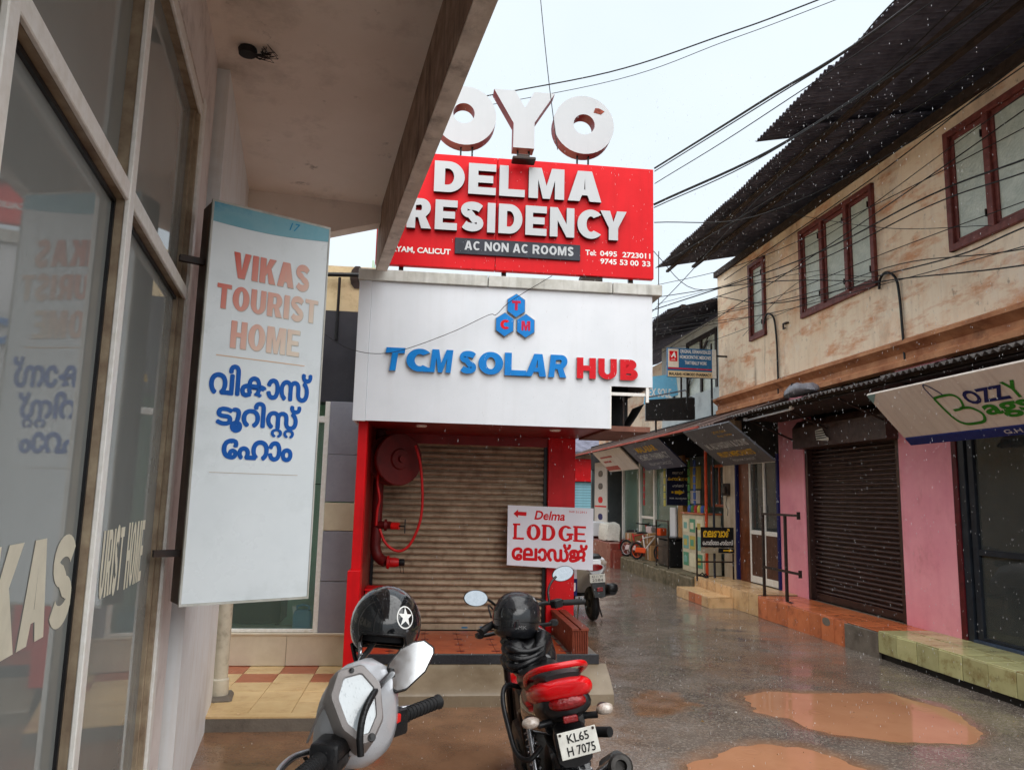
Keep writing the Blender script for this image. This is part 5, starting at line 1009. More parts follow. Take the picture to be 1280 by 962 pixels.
part(bk, 'body', MB().cbox(-15.85,-15.15,5.25,5.6,.302,.86,.03), m_plastic); part(bk, 'rim', MB().cbox(-15.88,-15.12,5.23,5.62,.86,.90,.01), m_plastic)
part(fs, 'teal_counter', MB().cbox(-17.3,-16.3,5.95,6.2,.3,1.25,.01), mat('teal_board', H(140,190,184), H(120,172,168), 4, .5))
# banner with product pictures, far end buildings
bnr = thing('vertical_banner', 'tall white banner with small product pictures at far shop', 'banner', RS, (-21, 5.2, .8))
bf = RR @ Matrix.Translation((0, 20.6, 0))
bnr2 = part(bnr, 'board', MB().cbox(-21.9,-20.5,5.35,5.38,.80,2.68,.003), ink('banner_white', H(210,206,200)))
for z, c in ((2.35,0),(2.0,1),(1.62,2),(1.15,3),(.92,1)): part(bnr2, 'picture', MB().loft([sq_ring(-21.2,5.346,z,.26,.09,2.5,12), sq_ring(-21.2,5.349,z,.26,.09,2.5,12)]), [m_black, m_darkboard, m_red_ink, m_navy_ink][c])
part(bnr2, 'rule', MB().box(-21.85,-20.55,5.345,5.349,1.42,1.46), m_red_ink)
fe = thing('far_end_building', 'far shop closing the alley with red fascia and pale blue shutter', 'building', RR, (5, 27, 0))
part(fe, 'wall', MB().box(-2,9,27.2,27.5,0,3.6), m_cream); part(fe, 'fascia', MB().box(4.9,7.2,26.9,27.2,2.25,3.05), m_redpaint); part(fe, 'pillar', MB().box(5.3,5.45,26.9,27.2,0,2.25), m_white)
me_b = MB().box(0,1.9,0,.02,0,.085).mesh('slat', mat('pale_blue_shutter', H(140,190,204), H(120,170,186), 4, .5)); fsh = part(fe, 'shutter', MB().box(5.45,7.4,27.1,27.15,0,2.25), m_darkboard)
for k in range(23): piece(fsh, 'slat', me_b, (5.47, 27.06, .05+.095*k))
part(fe, 'roof', MB().prismx([(26.2,3.2),(29,4.3),(29,4.4),(26.2,3.27)], 3, 9), m_rooftin)
fe2 = thing('alley_side_building', 'plain building lining the left of the alley further on', 'building', RR, (0, 22, 0)); part(fe2, 'wall', MB().box(-3,1.4,17.2,26.5,0,3.2), m_cream); part(fe2, 'roof', MB().box(-3.2,1.6,17,26.6,3.2,3.3), m_rooftin)
sk_ = thing('plastic_sacks', 'white plastic sack standing on the maroon step', 'sack', RS, (-19.6, 5.2, .58))
part(sk_, 'sack', MB().loft([[(-19.6+px*.42*s_+random.uniform(-.03,.03), 5.2+py*.22*s_+random.uniform(-.02,.02), z+random.uniform(-.03,.03)) for px, py in [(math.copysign(abs(math.cos(t))**.35, math.cos(t)), math.copysign(abs(math.sin(t))**.35, math.sin(t))) for t in np.linspace(0,6.28,17)[:-1]]] for z, s_ in ((.60,.95),(.7,1),(.9,.97),(1.0,.9),(1.04,.5))]), m_plate, 40); part(sk_, 'crate', MB().cbox(-21.6,-20.7,5.0,5.4,.63,1.02,.02), m_white)

# ------------------------------------------------ overhead cables (alley frame: across, along, height)
def cable(pts, r, lb, F=RR, k=8): return solo('overhead_cable', MB().tube(smooth_path(pts, k), r, 6), m_cable, lb, 'cable', F, pts[0], 'overhead cables', 60)
cable([(2.83,8.6,5.70),(3.03,6.2,5.28),(2.95,4,4.73),(2.7,1,4.3)], .011, 'thick cable leaving top right corner of the red billboard')
cable([(2.83,8.6,5.66),(3.13,6.2,5.32),(3.18,5,5.09),(2.95,4,4.85),(2.8,1,4.6)], .006, 'thin cable twisted along the thick one right of billboard')
cable([(2.82,8.6,5.23),(3.74,7,5.37),(4.43,5,5.65),(4.9,3,6.0)], .014, 'heavy cable rising from mid billboard across the dark eaves')
cable([(2.82,8.6,5.19),(3.6,7.2,5.3),(4.43,5.05,5.60),(4.9,3,5.9)], .006, 'light cable just under the heavy cable over the eaves')
cable([(4.29,13,5.85),(4.5,9,5.57),(5.16,5.5,5.74),(5.3,3,6.0)], .008, 'cable running along the dark roof edge')
cable([(4.22,13,5.05),(5.19,9.5,4.96),(5.28,7,4.88),(5.14,5.5,4.62),(5,3,4.2)], .009, 'upper cable of the pair crossing triple and right windows')
cable([(4.22,13,4.90),(5.19,9.5,4.85),(5.28,7,4.77),(5.13,5.5,4.50),(5,3,4.1)], .007, 'lower cable of the pair crossing triple and right windows')
cable([(4.22,13,5.28),(4.97,10,4.78),(5.68,8.45,4.39)], .007, 'cable sagging to the pipe right of triple window')
cable([(5.62,13.4,5.5),(5.55,11,4.75),(5.63,8.4,4.37),(5.24,5.7,3.74),(5,3,3.3)], .008, 'cable from the building corner down past the lower right wall')
cable([(4.62,14,4.4),(4.92,9,4.73),(5.18,5.5,5.1),(5.3,3,5.4)], .006, 'thin cable slanting up across the cream wall')
cable([(5.6,13,5.70),(5.64,8.5,5.74),(5.31,5.6,5.63),(5.2,3,5.5)], .007, 'cable close below the eaves above the windows')
cable([(4.99,10,5.86),(5.06,7.5,4.7),(5.57,6.5,4.40)], .004, 'thin loose wire hanging from eaves to right window')
cable([(5.66,8.5,4.47),(5.45,6.8,4.19),(5.27,5.7,4.10),(5,3,3.9)], .008, 'black service cable from pipe head toward the right')
cable([(4.89,13,4.9),(5.6,10.4,4.70),(5.62,8,4.47),(5.16,5.6,3.85),(5,3,3.5)], .006, 'thin cable passing below the triple window')
cable([(-.9,7.2,5.40),(-.58,7.0,5.48),(.82,6.5,5.53),(1.71,6,5.59),(2.46,5.5,5.64),(5,3.8,5.9)], .006, 'cable crossing the open sky above the rooftop letters', W0)
cable([(.12,6.15,6.6),(.17,6.2,6.07),(.26,6.25,5.3),(.35,6.28,4.66)], .004, 'thin vertical wire dropping from the sky onto billboard', W0)
cable([(-.45,-.08,3.05),(-.33,-.09,2.98),(-.05,-.07,2.83),(.28,-.07,2.82),(.74,-.07,3.0),(1.08,-.07,3.18),(1.15,-.07,3.19),(1.28,-.07,3.32),(1.63,-.07,3.56)], .003, 'thin wire hanging across the white solar sign', T)

cab2 = [
 ([(2.83,8.6,5.5),(3.3,6.8,5.45),(4.2,4.6,5.75),(4.6,3,6.1)], .005, 'slack thin cable between the two heavy cables beside billboard'),
 ([(2.82,8.6,5.0),(3.9,8.2,5.0),(4.9,7.2,5.35),(5.2,5.4,5.5),(5.3,3,5.6)], .006, 'cable from lower billboard edge rising over the eaves'),
 ([(2.75,8.7,4.75),(4.2,10.5,4.75),(5.3,9.2,5.15),(5.4,6.5,5.35),(5.3,3,5.5)], .005, 'cable looping from the sign across tops of the windows'),
 ([(4.1,13,4.75),(5.0,10.4,4.58),(5.5,8.0,4.62),(5.35,5.6,4.35),(5.1,3,4.0)], .005, 'third thin cable crossing triple window near its sill'),
 ([(4.3,13,4.6),(5.1,10,4.35),(5.45,8.2,4.25),(5.35,6,3.98),(5.1,3,3.6)], .005, 'lowest thin cable crossing the wall under the windows'),
 ([(4.25,13.2,5.55),(4.8,10.6,5.2),(5.35,8.4,5.22),(5.3,5.5,5.0),(5.1,3,4.8)], .005, 'cable crossing high on triple window panes'),
 ([(4.35,13.1,5.2),(4.9,11.2,5.05),(5.6,9.6,4.88)], .004, 'short wire ending at left jamb of triple window'),
 ([(4.2,13.3,4.98),(4.4,12,5.3),(4.45,9,5.68),(4.5,6,5.9),(4.6,3,6.2)], .006, 'cable climbing along the outer roof edge'),
 ([(5.62,12.3,4.5),(5.4,11,4.6),(5.3,9.5,4.72),(5.66,8.5,4.46)], .004, 'wire sagging between the two hooked pipes'),
 ([(4.3,14.2,4.9),(4.9,12.6,4.75),(5.6,11.5,4.68)], .005, 'wire from beyond pharmacy sign to the first hooked pipe'),
 ([(4.4,14.5,4.6),(5.2,13.4,4.55),(5.6,12.6,4.62),(5.5,10.5,4.5),(5.5,8.5,4.42)], .004, 'wire hung along the wall past the narrow window'),
 ([(2.86,8.55,4.62),(3.6,10.8,4.55),(4.3,13,4.7)], .005, 'cable running from solar sign corner up the alley'),
 ([(2.86,8.55,4.5),(3.6,10.8,4.4),(4.4,13.4,4.5)], .004, 'thinner cable below the one running up the alley'),
 ([(-.7,7.0,5.36),(.9,6.5,5.46),(1.75,6,5.54),(2.5,5.5,5.6),(5,3.8,5.85)], .003, 'thin companion of the cable above the rooftop letters'),
]
for k_, (P_, r_, lb_) in enumerate(cab2): cable(P_, r_, lb_, W0 if k_ == 13 else RR)
# more goods along the far shops
mcart = mat('carton', H(170,132,92), H(146,110,74), 8, .7)
for x, z, wd, hg, lb in ((-17.0,.30,.42,.34,'brown carton on far kerb next to the black crate'), (-17.05,.645,.36,.26,'smaller carton stacked on the brown carton'), (-18.6,.43,.5,.4,'carton on the maroon pavement edge')):
    c_ = thing('carton', lb, 'carton', RS, (x, 5.5, z), 'cartons along far shops'); part(c_, 'box', MB().cbox(x-wd/2,x+wd/2,5.4,5.72,z+.002,z+hg,.006), mcart); part(c_, 'tape', MB().box(x-.03,x+.03,5.397,5.4,z+.02,z+hg-.01).box(x-.03,x+.03,5.41,5.71,z+hg,z+hg+.002), m_bz)
for k_, (x, lb) in enumerate(((-14.9,'strip of green packets hanging left of cabinet'), (-14.6,'strip of yellow packets hanging at cabinet edge'), (-16.4,'strip of blue packets hanging by vertical navy sign'), (-17.9,'strip of red packets hanging at far glass door'))):
    s_ = thing('packet_strip', lb, 'packets', RS, (x, 5.6, 1.6), 'packet strips at far shops'); part(s_, 'string', MB().box(x-.004,x+.004,5.6,5.605,1.5,2.55), m_cable)
    for q in range(6): part(s_, 'packet', MB().cbox(x-.06,x+.06,5.585,5.60,1.52+.16*q,1.66+.16*q,.004), jar[(k_*3+1) % 4])
# ================================================================== vehicles
def wheel(th, c, R0, r, F=None, m_rim=None, spokes=5, w=.045):
    rim = MB().lathe([(R0-r*1.1,-w*.6),(R0-r*1.5,-w*.5),(R0-r*1.7,-.01),(R0-r*1.7,.01),(R0-r*1.5,w*.5),(R0-r*1.1,w*.6),(R0-r*1.2,w*.3),(R0-r*1.2,-w*.3)], c, 'x', 28)
    rim.lathe([(.012,-.07),(.05,-.06),(.05,.06),(.012,.07)], c, 'x', 14)
    for k in range(spokes):
        a = 2*math.pi*k/spokes
        rim.tube([(c[0], c[1]+.04*math.cos(a), c[2]+.04*math.sin(a)), (c[0], c[1]+(R0-r*1.6)*math.cos(a), c[2]+(R0-r*1.6)*math.sin(a))], .013, 6)
    wh = part(th, 'wheel', rim, m_rim or m_engine, 40)
    ty = MB(); n, k = 36, 10; rings = []
    for i in range(n+1):
        a = 2*math.pi*i/n; rings.append([(c[0]+r*math.sin(t)*1.05, c[1]+(R0-r+r*math.cos(t))*math.cos(a), c[2]+(R0-r+r*math.cos(t))*math.sin(a)) for t in np.linspace(0, 2*math.pi, k+1)[:-1]])
    ty.loft(rings, cap=False); part(wh, 'tyre', ty, m_rubber, 60)
    return wh
def mirror_oval(th, F3, w_, h_, name='mirror'):         # F3: matrix placing a mirror, glass towards local -y
    hs2 = MB().loft([[(w_*s_*math.cos(t), y, h_*s_*math.sin(t)) for t in np.linspace(0, 6.283, 25)[:-1]] for y, s_ in ((-.004,.96),(0,1.0),(.012,.97),(.028,.75),(.034,.4))]).xf(F3)
    o = part(th, name, hs2, m_plastic, 50)
    gl = MB().add([tuple(F3 @ Vector((w_*.93*math.cos(t), -.006, h_*.93*math.sin(t)))) for t in np.linspace(0, 6.283, 25)[:-1]], [tuple(range(24))])
    part(o, 'mirror_glass', gl, m_mirror); return o

# ---- red commuter motorbike seen from behind
MBF = frame(.345, 3.60, 7.5) @ Matrix.Rotation(R_(-9.5), 4, 'Y')
mk_ = thing('motorbike', 'red and black motorbike parked with its tail toward us', 'motorbike', MBF, (0, 0, 0))
wheel(mk_, (0,0,.30), .30, .052); 
FK = Matrix.Translation((0,1.02,.62)) @ Matrix.Rotation(R_(30), 4, 'Z') @ Matrix.Translation((0,-1.02,-.62))
fw = wheel(mk_, (0,1.25,.29), .29, .042); 
# swing arm, frame, engine
part(mk_, 'swing_arm', MB().tube([(-.09,0,.30),(-.10,.45,.38)], .02, 8).tube([(.09,0,.30),(.10,.45,.38)], .02, 8).tube([(-.1,0,.3),(.1,0,.3)], .012, 8), m_plastic)
for sx in (-1, 1): part(mk_, 'shock_absorber', MB().tube([(sx*.115,.02,.34),(sx*.11,.16,.70)], .016, 8).tube([(sx*.1125+.026*math.cos(t*9), .05+.09*t/6.28, .42+.22*t/6.28+.026*math.sin(t*9)*.3) for t in np.linspace(0,6.28,60)], .005, 4), m_chrome, 60)
part(mk_, 'engine', MB().cbox(-.13,.13,.45,.82,.24,.48,.03,0,2).lathe([(.03,.16),(.1,.15),(.11,.13),(.11,.1)], (0,.5,.34), 'x', 16).lathe([(.11,-.1),(.11,-.14),(.08,-.16),(.03,-.16)], (0,.55,.34), 'x', 16).cbox(-.09,.09,.62,.8,.46,.66,.015), m_engine, 40)
part(mk_, 'frame', MB().tube([(0,.96,.86),(0,.5,.72),(0,.1,.72),(0,-.2,.76)], .018, 8).tube([(-.1,.45,.36),(-.11,.42,.62),(-.09,.1,.70)], .014, 8).tube([(.1,.45,.36),(.11,.42,.62),(.09,.1,.70)], .014, 8).tube([(0,.97,.82),(0,.85,.4),(0,.5,.24)], .018, 8), m_plastic, 60)
part(mk_, 'side_stand', MB().tube([(-.12,.45,.27),(-.22,.40,.02)], .012, 8), m_plastic)
# fuel tank and seat
part(mk_, 'fuel_tank', MB().loft([sq_ring(0,.42,.80,.09,.05,2.4,18), sq_ring(0,.50,.83,.125,.09,2.4,18), sq_ring(0,.65,.86,.14,.105,2.4,18), sq_ring(0,.80,.87,.13,.10,2.4,18), sq_ring(0,.92,.85,.07,.06,2.4,18)]), m_glossblack, 60)
part(mk_, 'seat', MB().loft([sq_ring(0,-.20,.89,.08,.03,3,18), sq_ring(0,-.12,.875,.105,.045,3,18), sq_ring(0,.1,.835,.122,.055,3,18), sq_ring(0,.3,.80,.122,.055,3,18), sq_ring(0,.44,.805,.10,.05,3,18), sq_ring(0,.52,.82,.06,.03,3,18)]), m_seat, 60)
part(mk_, 'side_panel', MB().loft([sq_ring(0,-.22,.74,.09,.07,2.6,16), sq_ring(0,0,.70,.125,.085,2.6,16), sq_ring(0,.22,.66,.13,.10,2.6,16), sq_ring(0,.42,.64,.11,.11,2.6,16)]), m_glossblack, 50)
# tail cowl: red crescent, lens, grab rail
tailr = []
for y, zc, rx, rz in ((.20,.77,.10,.03), (.0,.80,.122,.05), (-.16,.842,.132,.056), (-.27,.873,.130,.054), (-.345,.892,.116,.044), (-.385,.90,.088,.026)): tailr.append(sq_ring(0, y, zc, rx, rz, 2.5, 22))
tc_ = part(mk_, 'tail_cowl', MB().loft(tailr), m_bikered, 60)
part(mk_, 'tail_lamp', MB().loft([sq_ring(.0,-.33,.843,.082,.034,2.4,20), sq_ring(.0,-.372,.847,.076,.029,2.4,20), sq_ring(.0,-.39,.85,.05,.016,2.4,20)]), m_lampred, 60)
part(mk_, 'tail_under', MB().loft([sq_ring(0,-.05,.745,.105,.07,2.3,18), sq_ring(0,-.25,.81,.115,.068,2.3,18), sq_ring(0,-.345,.835,.102,.052,2.3,18), sq_ring(0,-.36,.835,.085,.04,2.3,18)]), m_plastic, 50)
gr = [(-.112,.02,.845),(-.125,-.12,.905),(-.118,-.24,.95),(-.08,-.315,.978),(0,-.335,.985),(.08,-.315,.978),(.118,-.24,.95),(.125,-.12,.905),(.112,.02,.845)]
part(mk_, 'grab_rail', MB().tube(smooth_path(gr, 5), [.013]*41, 10), m_bikered, 60)
part(mk_, 'tail_recess', MB().loft([sq_ring(0,-.1,.875,.10,.03,2.6,14), sq_ring(0,-.24,.92,.098,.028,2.6,14), sq_ring(0,-.325,.938,.075,.014,2.6,14)]), m_seat, 50)
# mudguard, reflector, plate
mg = MB(); rows = []
for i in range(13):
    a = R_(60+i*10.5); rr_ = .37
    rows.append([(x, rr_*math.cos(a), .30+(rr_-abs(x)*abs(x)*4)*math.sin(a)) for x in (-.075,-.06,-.03,0,.03,.06,.075)])
mg.loft(rows, cap=False, close=False); part(mk_, 'rear_mudguard', mg, m_glossblack, 60)
part(mk_, 'plate_bracket', MB().loft([sq_ring(0,-.30,.70,.07,.06,3,12), sq_ring(0,-.375,.67,.075,.07,3,12)]).cbox(-.075,.075,-.385,-.375,.65,.745,.004), m_plastic, 40)
part(mk_, 'reflector', MB().cbox(-.03,.03,-.385,-.365,.772,.798,.004), m_lampred)
PT = Matrix.Translation((.015,-.405,.70)) @ Matrix.Rotation(R_(-3), 4, 'Y') @ Matrix.Rotation(R_(-12), 4, 'X') @ Matrix.Scale(.92, 4)
pb = MB().cbox(-.086,.086,0,.004,-.054,.054,.0015).xf(PT); npl = part(mk_, 'number_plate', pb, m_plate, label='white number plate with black lettering')
lt = MB(); tmb(lt, 'KL65', -.046, .05, .006, .042, -.002, 0, .012); tmb(lt, 'H 7075', -.056, .068, -.044, -.007, -.002, 0, .012); lt.xf(PT); part(npl, 'lettering', lt, m_blackink)
bo = MB(); 
for x in (-.074, .074): bo.lathe([(.001,-.004),(.006,-.003),(.006,0)], (x,0,.044), 'y', 8)
part(npl, 'bolt', bo.xf(PT), m_woodbeam)
for sx in (-1, 1):
    st = part(mk_, 'indicator', MB().tube([(sx*.07,-.30,.765),(sx*.125,-.32,.765)], .014, 8).loft([sq_ring(sx*.155,-.285,.785,.022,.016,2.2,12), sq_ring(sx*.155,-.33,.785,.036,.022,2.2,12)]), m_plastic, 50)
    part(st, 'lens', MB().loft([sq_ring(sx*.155,-.33,.785,.037,.023,2.2,14), sq_ring(sx*.155,-.355,.785,.028,.016,2.2,14), sq_ring(sx*.155,-.362,.785,.012,.008,2.2,14)]), m_lampclear, 60)
# saree guard, foot pegs
part(mk_, 'leg_guard', MB().tube(smooth_path([(-.11,.28,.77),(-.18,.24,.80),(-.215,.14,.76),(-.215,.0,.66),(-.205,-.10,.60),(-.16,-.15,.585),(-.10,-.13,.62)], 6), .0115, 8), m_plastic, 60)
part(mk_, 'leg_guard_plate', MB().cbox(-.20,-.19,-.12,.2,.32,.46,.004), m_plastic)
for sx in (-1, 1): part(mk_, 'foot_peg', MB().tube([(sx*.11,.16,.36),(sx*.24,.12,.36)], .018, 8), m_rubber)
part(mk_, 'pillion_grip', MB().tube([(.12,-.06,.62),(.20,-.16,.635)], .022, 10), m_rubber, 60)
part(mk_, 'rear_sprocket_cover', MB().cbox(-.15,-.12,-.05,.45,.25,.36,.02), m_plastic)
mf = part(mk_, 'muffler', MB().tube([(.15,.5,.25),(.165,.25,.28),(.175,.08,.36)], [.024,.026,.035], 12).tube([(.175,.08,.36),(.182,-.0,.40),(.19,-.28,.53)], [.038,.048,.05], 16), m_satinblack, 50)
part(mf, 'muffler_tip', MB().lathe([(.05,0),(.052,-.02),(.042,-.033),(.025,-.034),(.023,.02)], (0,0,0), 'y', 18).xf(Matrix.Translation((.191,-.285,.533)) @ Matrix.Rotation(R_(-25), 4, 'X')), m_engine, 40); part(mf, 'heat_shield', MB().tube([(.195,.02,.44),(.205,-.2,.54)], [.03,.03], 10), m_plastic, 50)
# fork, headlamp, bars
part(mk_, 'fork', MB().tube([(-.085,1.25,.29),(-.085,.98,.98)], .02, 8).tube([(.085,1.25,.29),(.085,.98,.98)], .02, 8).box(-.1,.1,.95,1.0,.93,.97), m_plastic)
part(mk_, 'front_mudguard', MB().loft([[(x, 1.25+.32*math.cos(R_(a)), .29+(.32-x*x*5)*math.sin(R_(a))) for x in (-.06,-.03,0,.03,.06)] for a in range(20, 150, 12)], cap=False, close=False), m_bikered, 50)
part(mk_, 'headlamp', MB().loft([sq_ring(0,1.0,.95,.08,.08,2.4,16), sq_ring(0,1.1,.93,.10,.11,2.4,16), sq_ring(0,1.16,.91,.08,.08,2.4,16)]), m_bikered, 50)
ST = Matrix.Translation((.0,.78,1.02)) @ Matrix.Rotation(R_(31), 4, 'Z')
hbm = MB().tube(smooth_path([(-.36,-.13,.0),(-.22,-.09,.02),(-.13,-.02,.03),(-.05,0,0),(.05,0,0),(.13,-.02,.03),(.22,-.09,.02),(.36,-.13,.0)], 5), .0115, 10).xf(ST)
hb_ = part(mk_, 'handlebar', hbm, m_plastic, 60)
for sx in (-1, 1):
    part(hb_, 'grip', MB().tube([(sx*.235,-.095,.018),(sx*.37,-.133,-.002)], [.017,.0165], 12).xf(ST), m_rubber, 60)
    part(hb_, 'switch_box', MB().cbox(-.03,.03,-.025,.025,-.022,.024,.006).xf(ST @ Matrix.Translation((sx*.20,-.085,.02))), m_plastic)
    part(hb_, 'lever', MB().tube(smooth_path([(sx*.19,-.05,.02),(sx*.27,-.055,.01),(sx*.36,-.09,.0)], 4), .006, 6).xf(ST), m_plastic, 60)
part(mk_, 'console', MB().cbox(-.09,.09,.0,.12,-.03,.03,.02).xf(ST), m_plastic)
for sx, mz, mx, ry in ((-1, .155, -.285, 12), (1, .165, .285, -8)):
    part(mk_, 'mirror_stem', MB().tube(smooth_path([(sx*.17,-.06,.03),(sx*.19,-.04,.09),(sx*.23,-.03,.13),(mx*.96,-.03,mz-.01)], 4), .007, 8).xf(ST), m_plastic, 60)
    mirror_oval(mk_, ST @ Matrix.Translation((mx+sx*.03,-.045,mz)) @ Matrix.Rotation(R_(-26 if sx < 0 else -32), 4, 'Z') @ Matrix.Rotation(R_(ry), 4, 'Y') @ Matrix.Rotation(R_(-6), 4, 'X'), .066, .042)
for sx in (-1, 1): part(mk_, 'front_indicator', MB().tube([(sx*.09,1.02,.9),(sx*.2,1.0,.9)], .012, 8).loft([sq_ring(sx*.22,1.03,.9,.03,.02,2.2,12), sq_ring(sx*.22,.99,.9,.02,.014,2.2,12)]), m_plastic, 50)
for sx in (-1, 1): part(mk_, 'control_cable', MB().tube(smooth_path([(sx*.2,.0,.03),(sx*.12,.12,.07),(sx*.04,.16,.0),(0,.14,-.12)], 6), .005, 6).xf(ST), m_cable, 60)
part(mk_, 'chain_case', MB().cbox(-.115,-.095,-.04,.5,.27,.37,.015), m_plastic)
# helmet resting on the tank and raincoat stuffed under it
def helmet_shell(c, R3, front_az, el_front, el_side, el_back, M, n=40, k=14):
    mb = MB(); rings = []
    for i in range(k+1):
        ring = []
        for j in range(n):
            az = 2*math.pi*j/n; d = math.cos(az); s_ = abs(math.sin(az))
            lo_ = el_front*max(0, d)**.8 + el_back*max(0, -d) + el_side*(1-abs(d))
            if d > .84: lo_ = el_front
            elif d > .55: lo_ = el_front + (el_side-el_front)*(.5-.5*math.cos(math.pi*(.84-d)/.29))
            else: lo_ = el_side + (el_back-el_side)*min(1, max(0, (-.1-d)/.6))
            el = R_(89.5) + (R_(lo_)-R_(89.5))*i/k
            ring.append((R3[0]*math.cos(el)*math.sin(az), R3[1]*math.cos(el)*math.cos(az), R3[2]*math.sin(el)))
        rings.append(ring)
    inner = [[(x*.9, y*.9, z*.9) for x, y, z in r] for r in rings[::-1]]
    mb.loft(rings+inner, cap=True); return mb.xf(M)
HM = Matrix.Translation((.055, 4.10, 1.045)) @ Matrix.Scale(.86, 4, (0,0,1)) @ Matrix.Rotation(R_(150), 4, 'Z') @ Matrix.Rotation(R_(8), 4, 'X')
hl = thing('helmet', 'matt black helmet resting on the motorbike tank', 'helmet', W0, (.055, 4.10, .93))
part(hl, 'shell', MB().loft([[(r*math.cos(t)*.96, r*math.sin(t)*1.12, z) for t in np.linspace(0, 6.283, 33)[:-1]] for r, z in ((.085,-.135),(.108,-.12),(.118,-.08),(.122,-.02),(.12,.03),(.106,.075),(.08,.107),(.045,.126),(.004,.132))]).xf(HM), m_satinblack, 60)
part(hl, 'visor', MB().loft([[(r*math.sin(t)*.98, r*math.cos(t)*1.14, z) for t in np.linspace(-1.1, 1.1, 14)] for r, z in ((.119,-.07),(.124,-.03),(.125,.01),(.121,.035))], cap=False, close=False).xf(HM), m_glossblack, 60)
part(hl, 'ridge', MB().tube([(HM @ Vector((.123*math.cos(t)*.97, .123*math.sin(t)*1.13, -.035))) for t in np.linspace(0, 6.283, 33)], .003, 5), m_plastic)
lh = MB(); tmb(lh, 'SMK', -.03, .03, -.009, .009, -.1345); lh.xf(Matrix.Translation((.065, 4.10, 1.0)) @ Matrix.Rotation(R_(4), 4, 'Z')); part(hl, 'lettering', lh, m_grey_edge)
rc = thing('raincoat', 'crumpled black raincoat stuffed on the motorbike tank below helmet', 'raincoat', W0, (.1, 3.98, .85))
rr = []
for i in range(14):
    t = i/13; z = .80+.135*t; rx = .118-.03*t; ry = .15-.06*t
    rr.append([(.105-.035*t+(rx+.010*math.sin(a*4+i*.8)+.006*math.sin(a*9-i*.6))*math.cos(a), 3.98+.08*t+(ry+.012*math.sin(a*5+i*.5))*math.sin(a), z+.016*math.sin(a*2+.6)+.010*math.sin(a*6+i*.4)) for a in np.linspace(0, 6.283, 49)[:-1]])
part(rc, 'cloth', MB().loft(rr), m_cloth, 60)
fo = MB()
for k in range(3): fo.tube(smooth_path([(-.0, 3.90-.006*k, .845+.032*k+.012*math.sin(k)), (.05, 3.838+.01*k, .835+.036*k), (.12, 3.84+.012*k, .852+.030*k+.01*math.cos(k*2)), (.185, 3.89, .885+.022*k)], 5), [.006,.012,.016,.018,.018,.017,.016,.014,.014,.013,.012,.012,.011,.009,.007,.005], 8)
part(rc, 'fold', fo, m_cloth, 70); part(rc, 'hood', MB().loft([sq_ring(.17, 3.92, .90, .03, .04, 2, 14), sq_ring(.19, 4.0, .925, .045, .06, 2, 14), sq_ring(.17, 4.1, .915, .03, .045, 2, 14)]), m_cloth, 60)

# ---- silver scooter, only its handlebar end is in the picture
SF = frame(-.392, 1.98, 70)
ss = thing('scooter', 'silver scooter whose handlebar and mirror fill the bottom edge', 'scooter', SF, (0, 0, 0))
cw = []
for y, zc, rx, rz in ((-.055,1.10,.05,.05), (-.045,1.105,.08,.085), (-.02,1.11,.10,.112), (.015,1.112,.108,.122), (.05,1.10,.104,.122), (.085,1.075,.088,.108), (.108,1.045,.06,.078), (.116,1.03,.028,.04)): cw.append(sq_ring(.02, y-.045, zc, rx*1.06, rz*1.04, 2.35, 30))
part(ss, 'handlebar_cowl', MB().loft(cw), m_silver, 60)
IP = SF.inverted() @ (Matrix.Translation((-.338,1.855,1.165)) @ Matrix.Rotation(R_(26), 4, 'Z') @ Matrix.Rotation(R_(-10), 4, 'Y') @ Matrix.Rotation(R_(-27), 4, 'X'))
def hexa(w_, h_, y):
    P = [(-w_*.5,h_),(w_*.5,h_),(w_,h_*.4),(w_*.8,-h_*.5),(w_*.2,-h_),(-w_*.2,-h_),(-w_*.8,-h_*.5),(-w_,h_*.4)]; o = []
    for k in range(8):
        a, b, c = P[k-1], P[k], P[(k+1) % 8]
        for t in (.22, .08): o.append((b[0]+(a[0]-b[0])*t, y, b[1]+(a[1]-b[1])*t))
        for t in (.08, .22): o.append((b[0]+(c[0]-b[0])*t, y, b[1]+(c[1]-b[1])*t))
    return o
bzl = part(ss, 'instrument_bezel', MB().loft([hexa(.066,.094,.09), hexa(.064,.09,.014), hexa(.058,.084,.0), hexa(.044,.068,-.003), hexa(.040,.063,.006)]).xf(IP), m_silverdk, 50)
part(bzl, 'instrument_glass', MB().add(hexa(.042,.065,.002), [tuple(range(31,-1,-1))]).xf(IP), mat('instrument_glass', H(176,186,192), H(160,170,176), 8, .12, .05, spec=.9, coat=1, drops=.15, bscale=120))  # pale base colour imitates sky reflected in the dial cover
part(bzl, 'warning_lamp', MB().lathe([(.001,-.006),(.009,-.005),(.010,.004)], (.012,0,-.077), 'y', 12).xf(IP), m_plastic)
part(bzl, 'warning_lamp', MB().lathe([(.001,-.006),(.006,-.005),(.007,.004)], (.0,0,.078), 'y', 12).xf(IP), m_plastic)
part(ss, 'cowl_crease', MB().tube(smooth_path([(-.06,-.09,1.17),(-.088,-.03,1.185),(-.094,.01,1.14),(-.085,.05,1.06)], 5), .003, 6), m_silverdk, 60)
il = part(ss, 'indicator', MB().loft([[(-.09-.006*k, -.045+.026*s_*math.cos(t+.5), 1.03+.026*s_*math.sin(t+.5)) for t in np.linspace(0, 6.283, 4)[:-1]] for k, s_ in ((-1,1.2),(1,1.15),(2,.8))]), m_chrome)
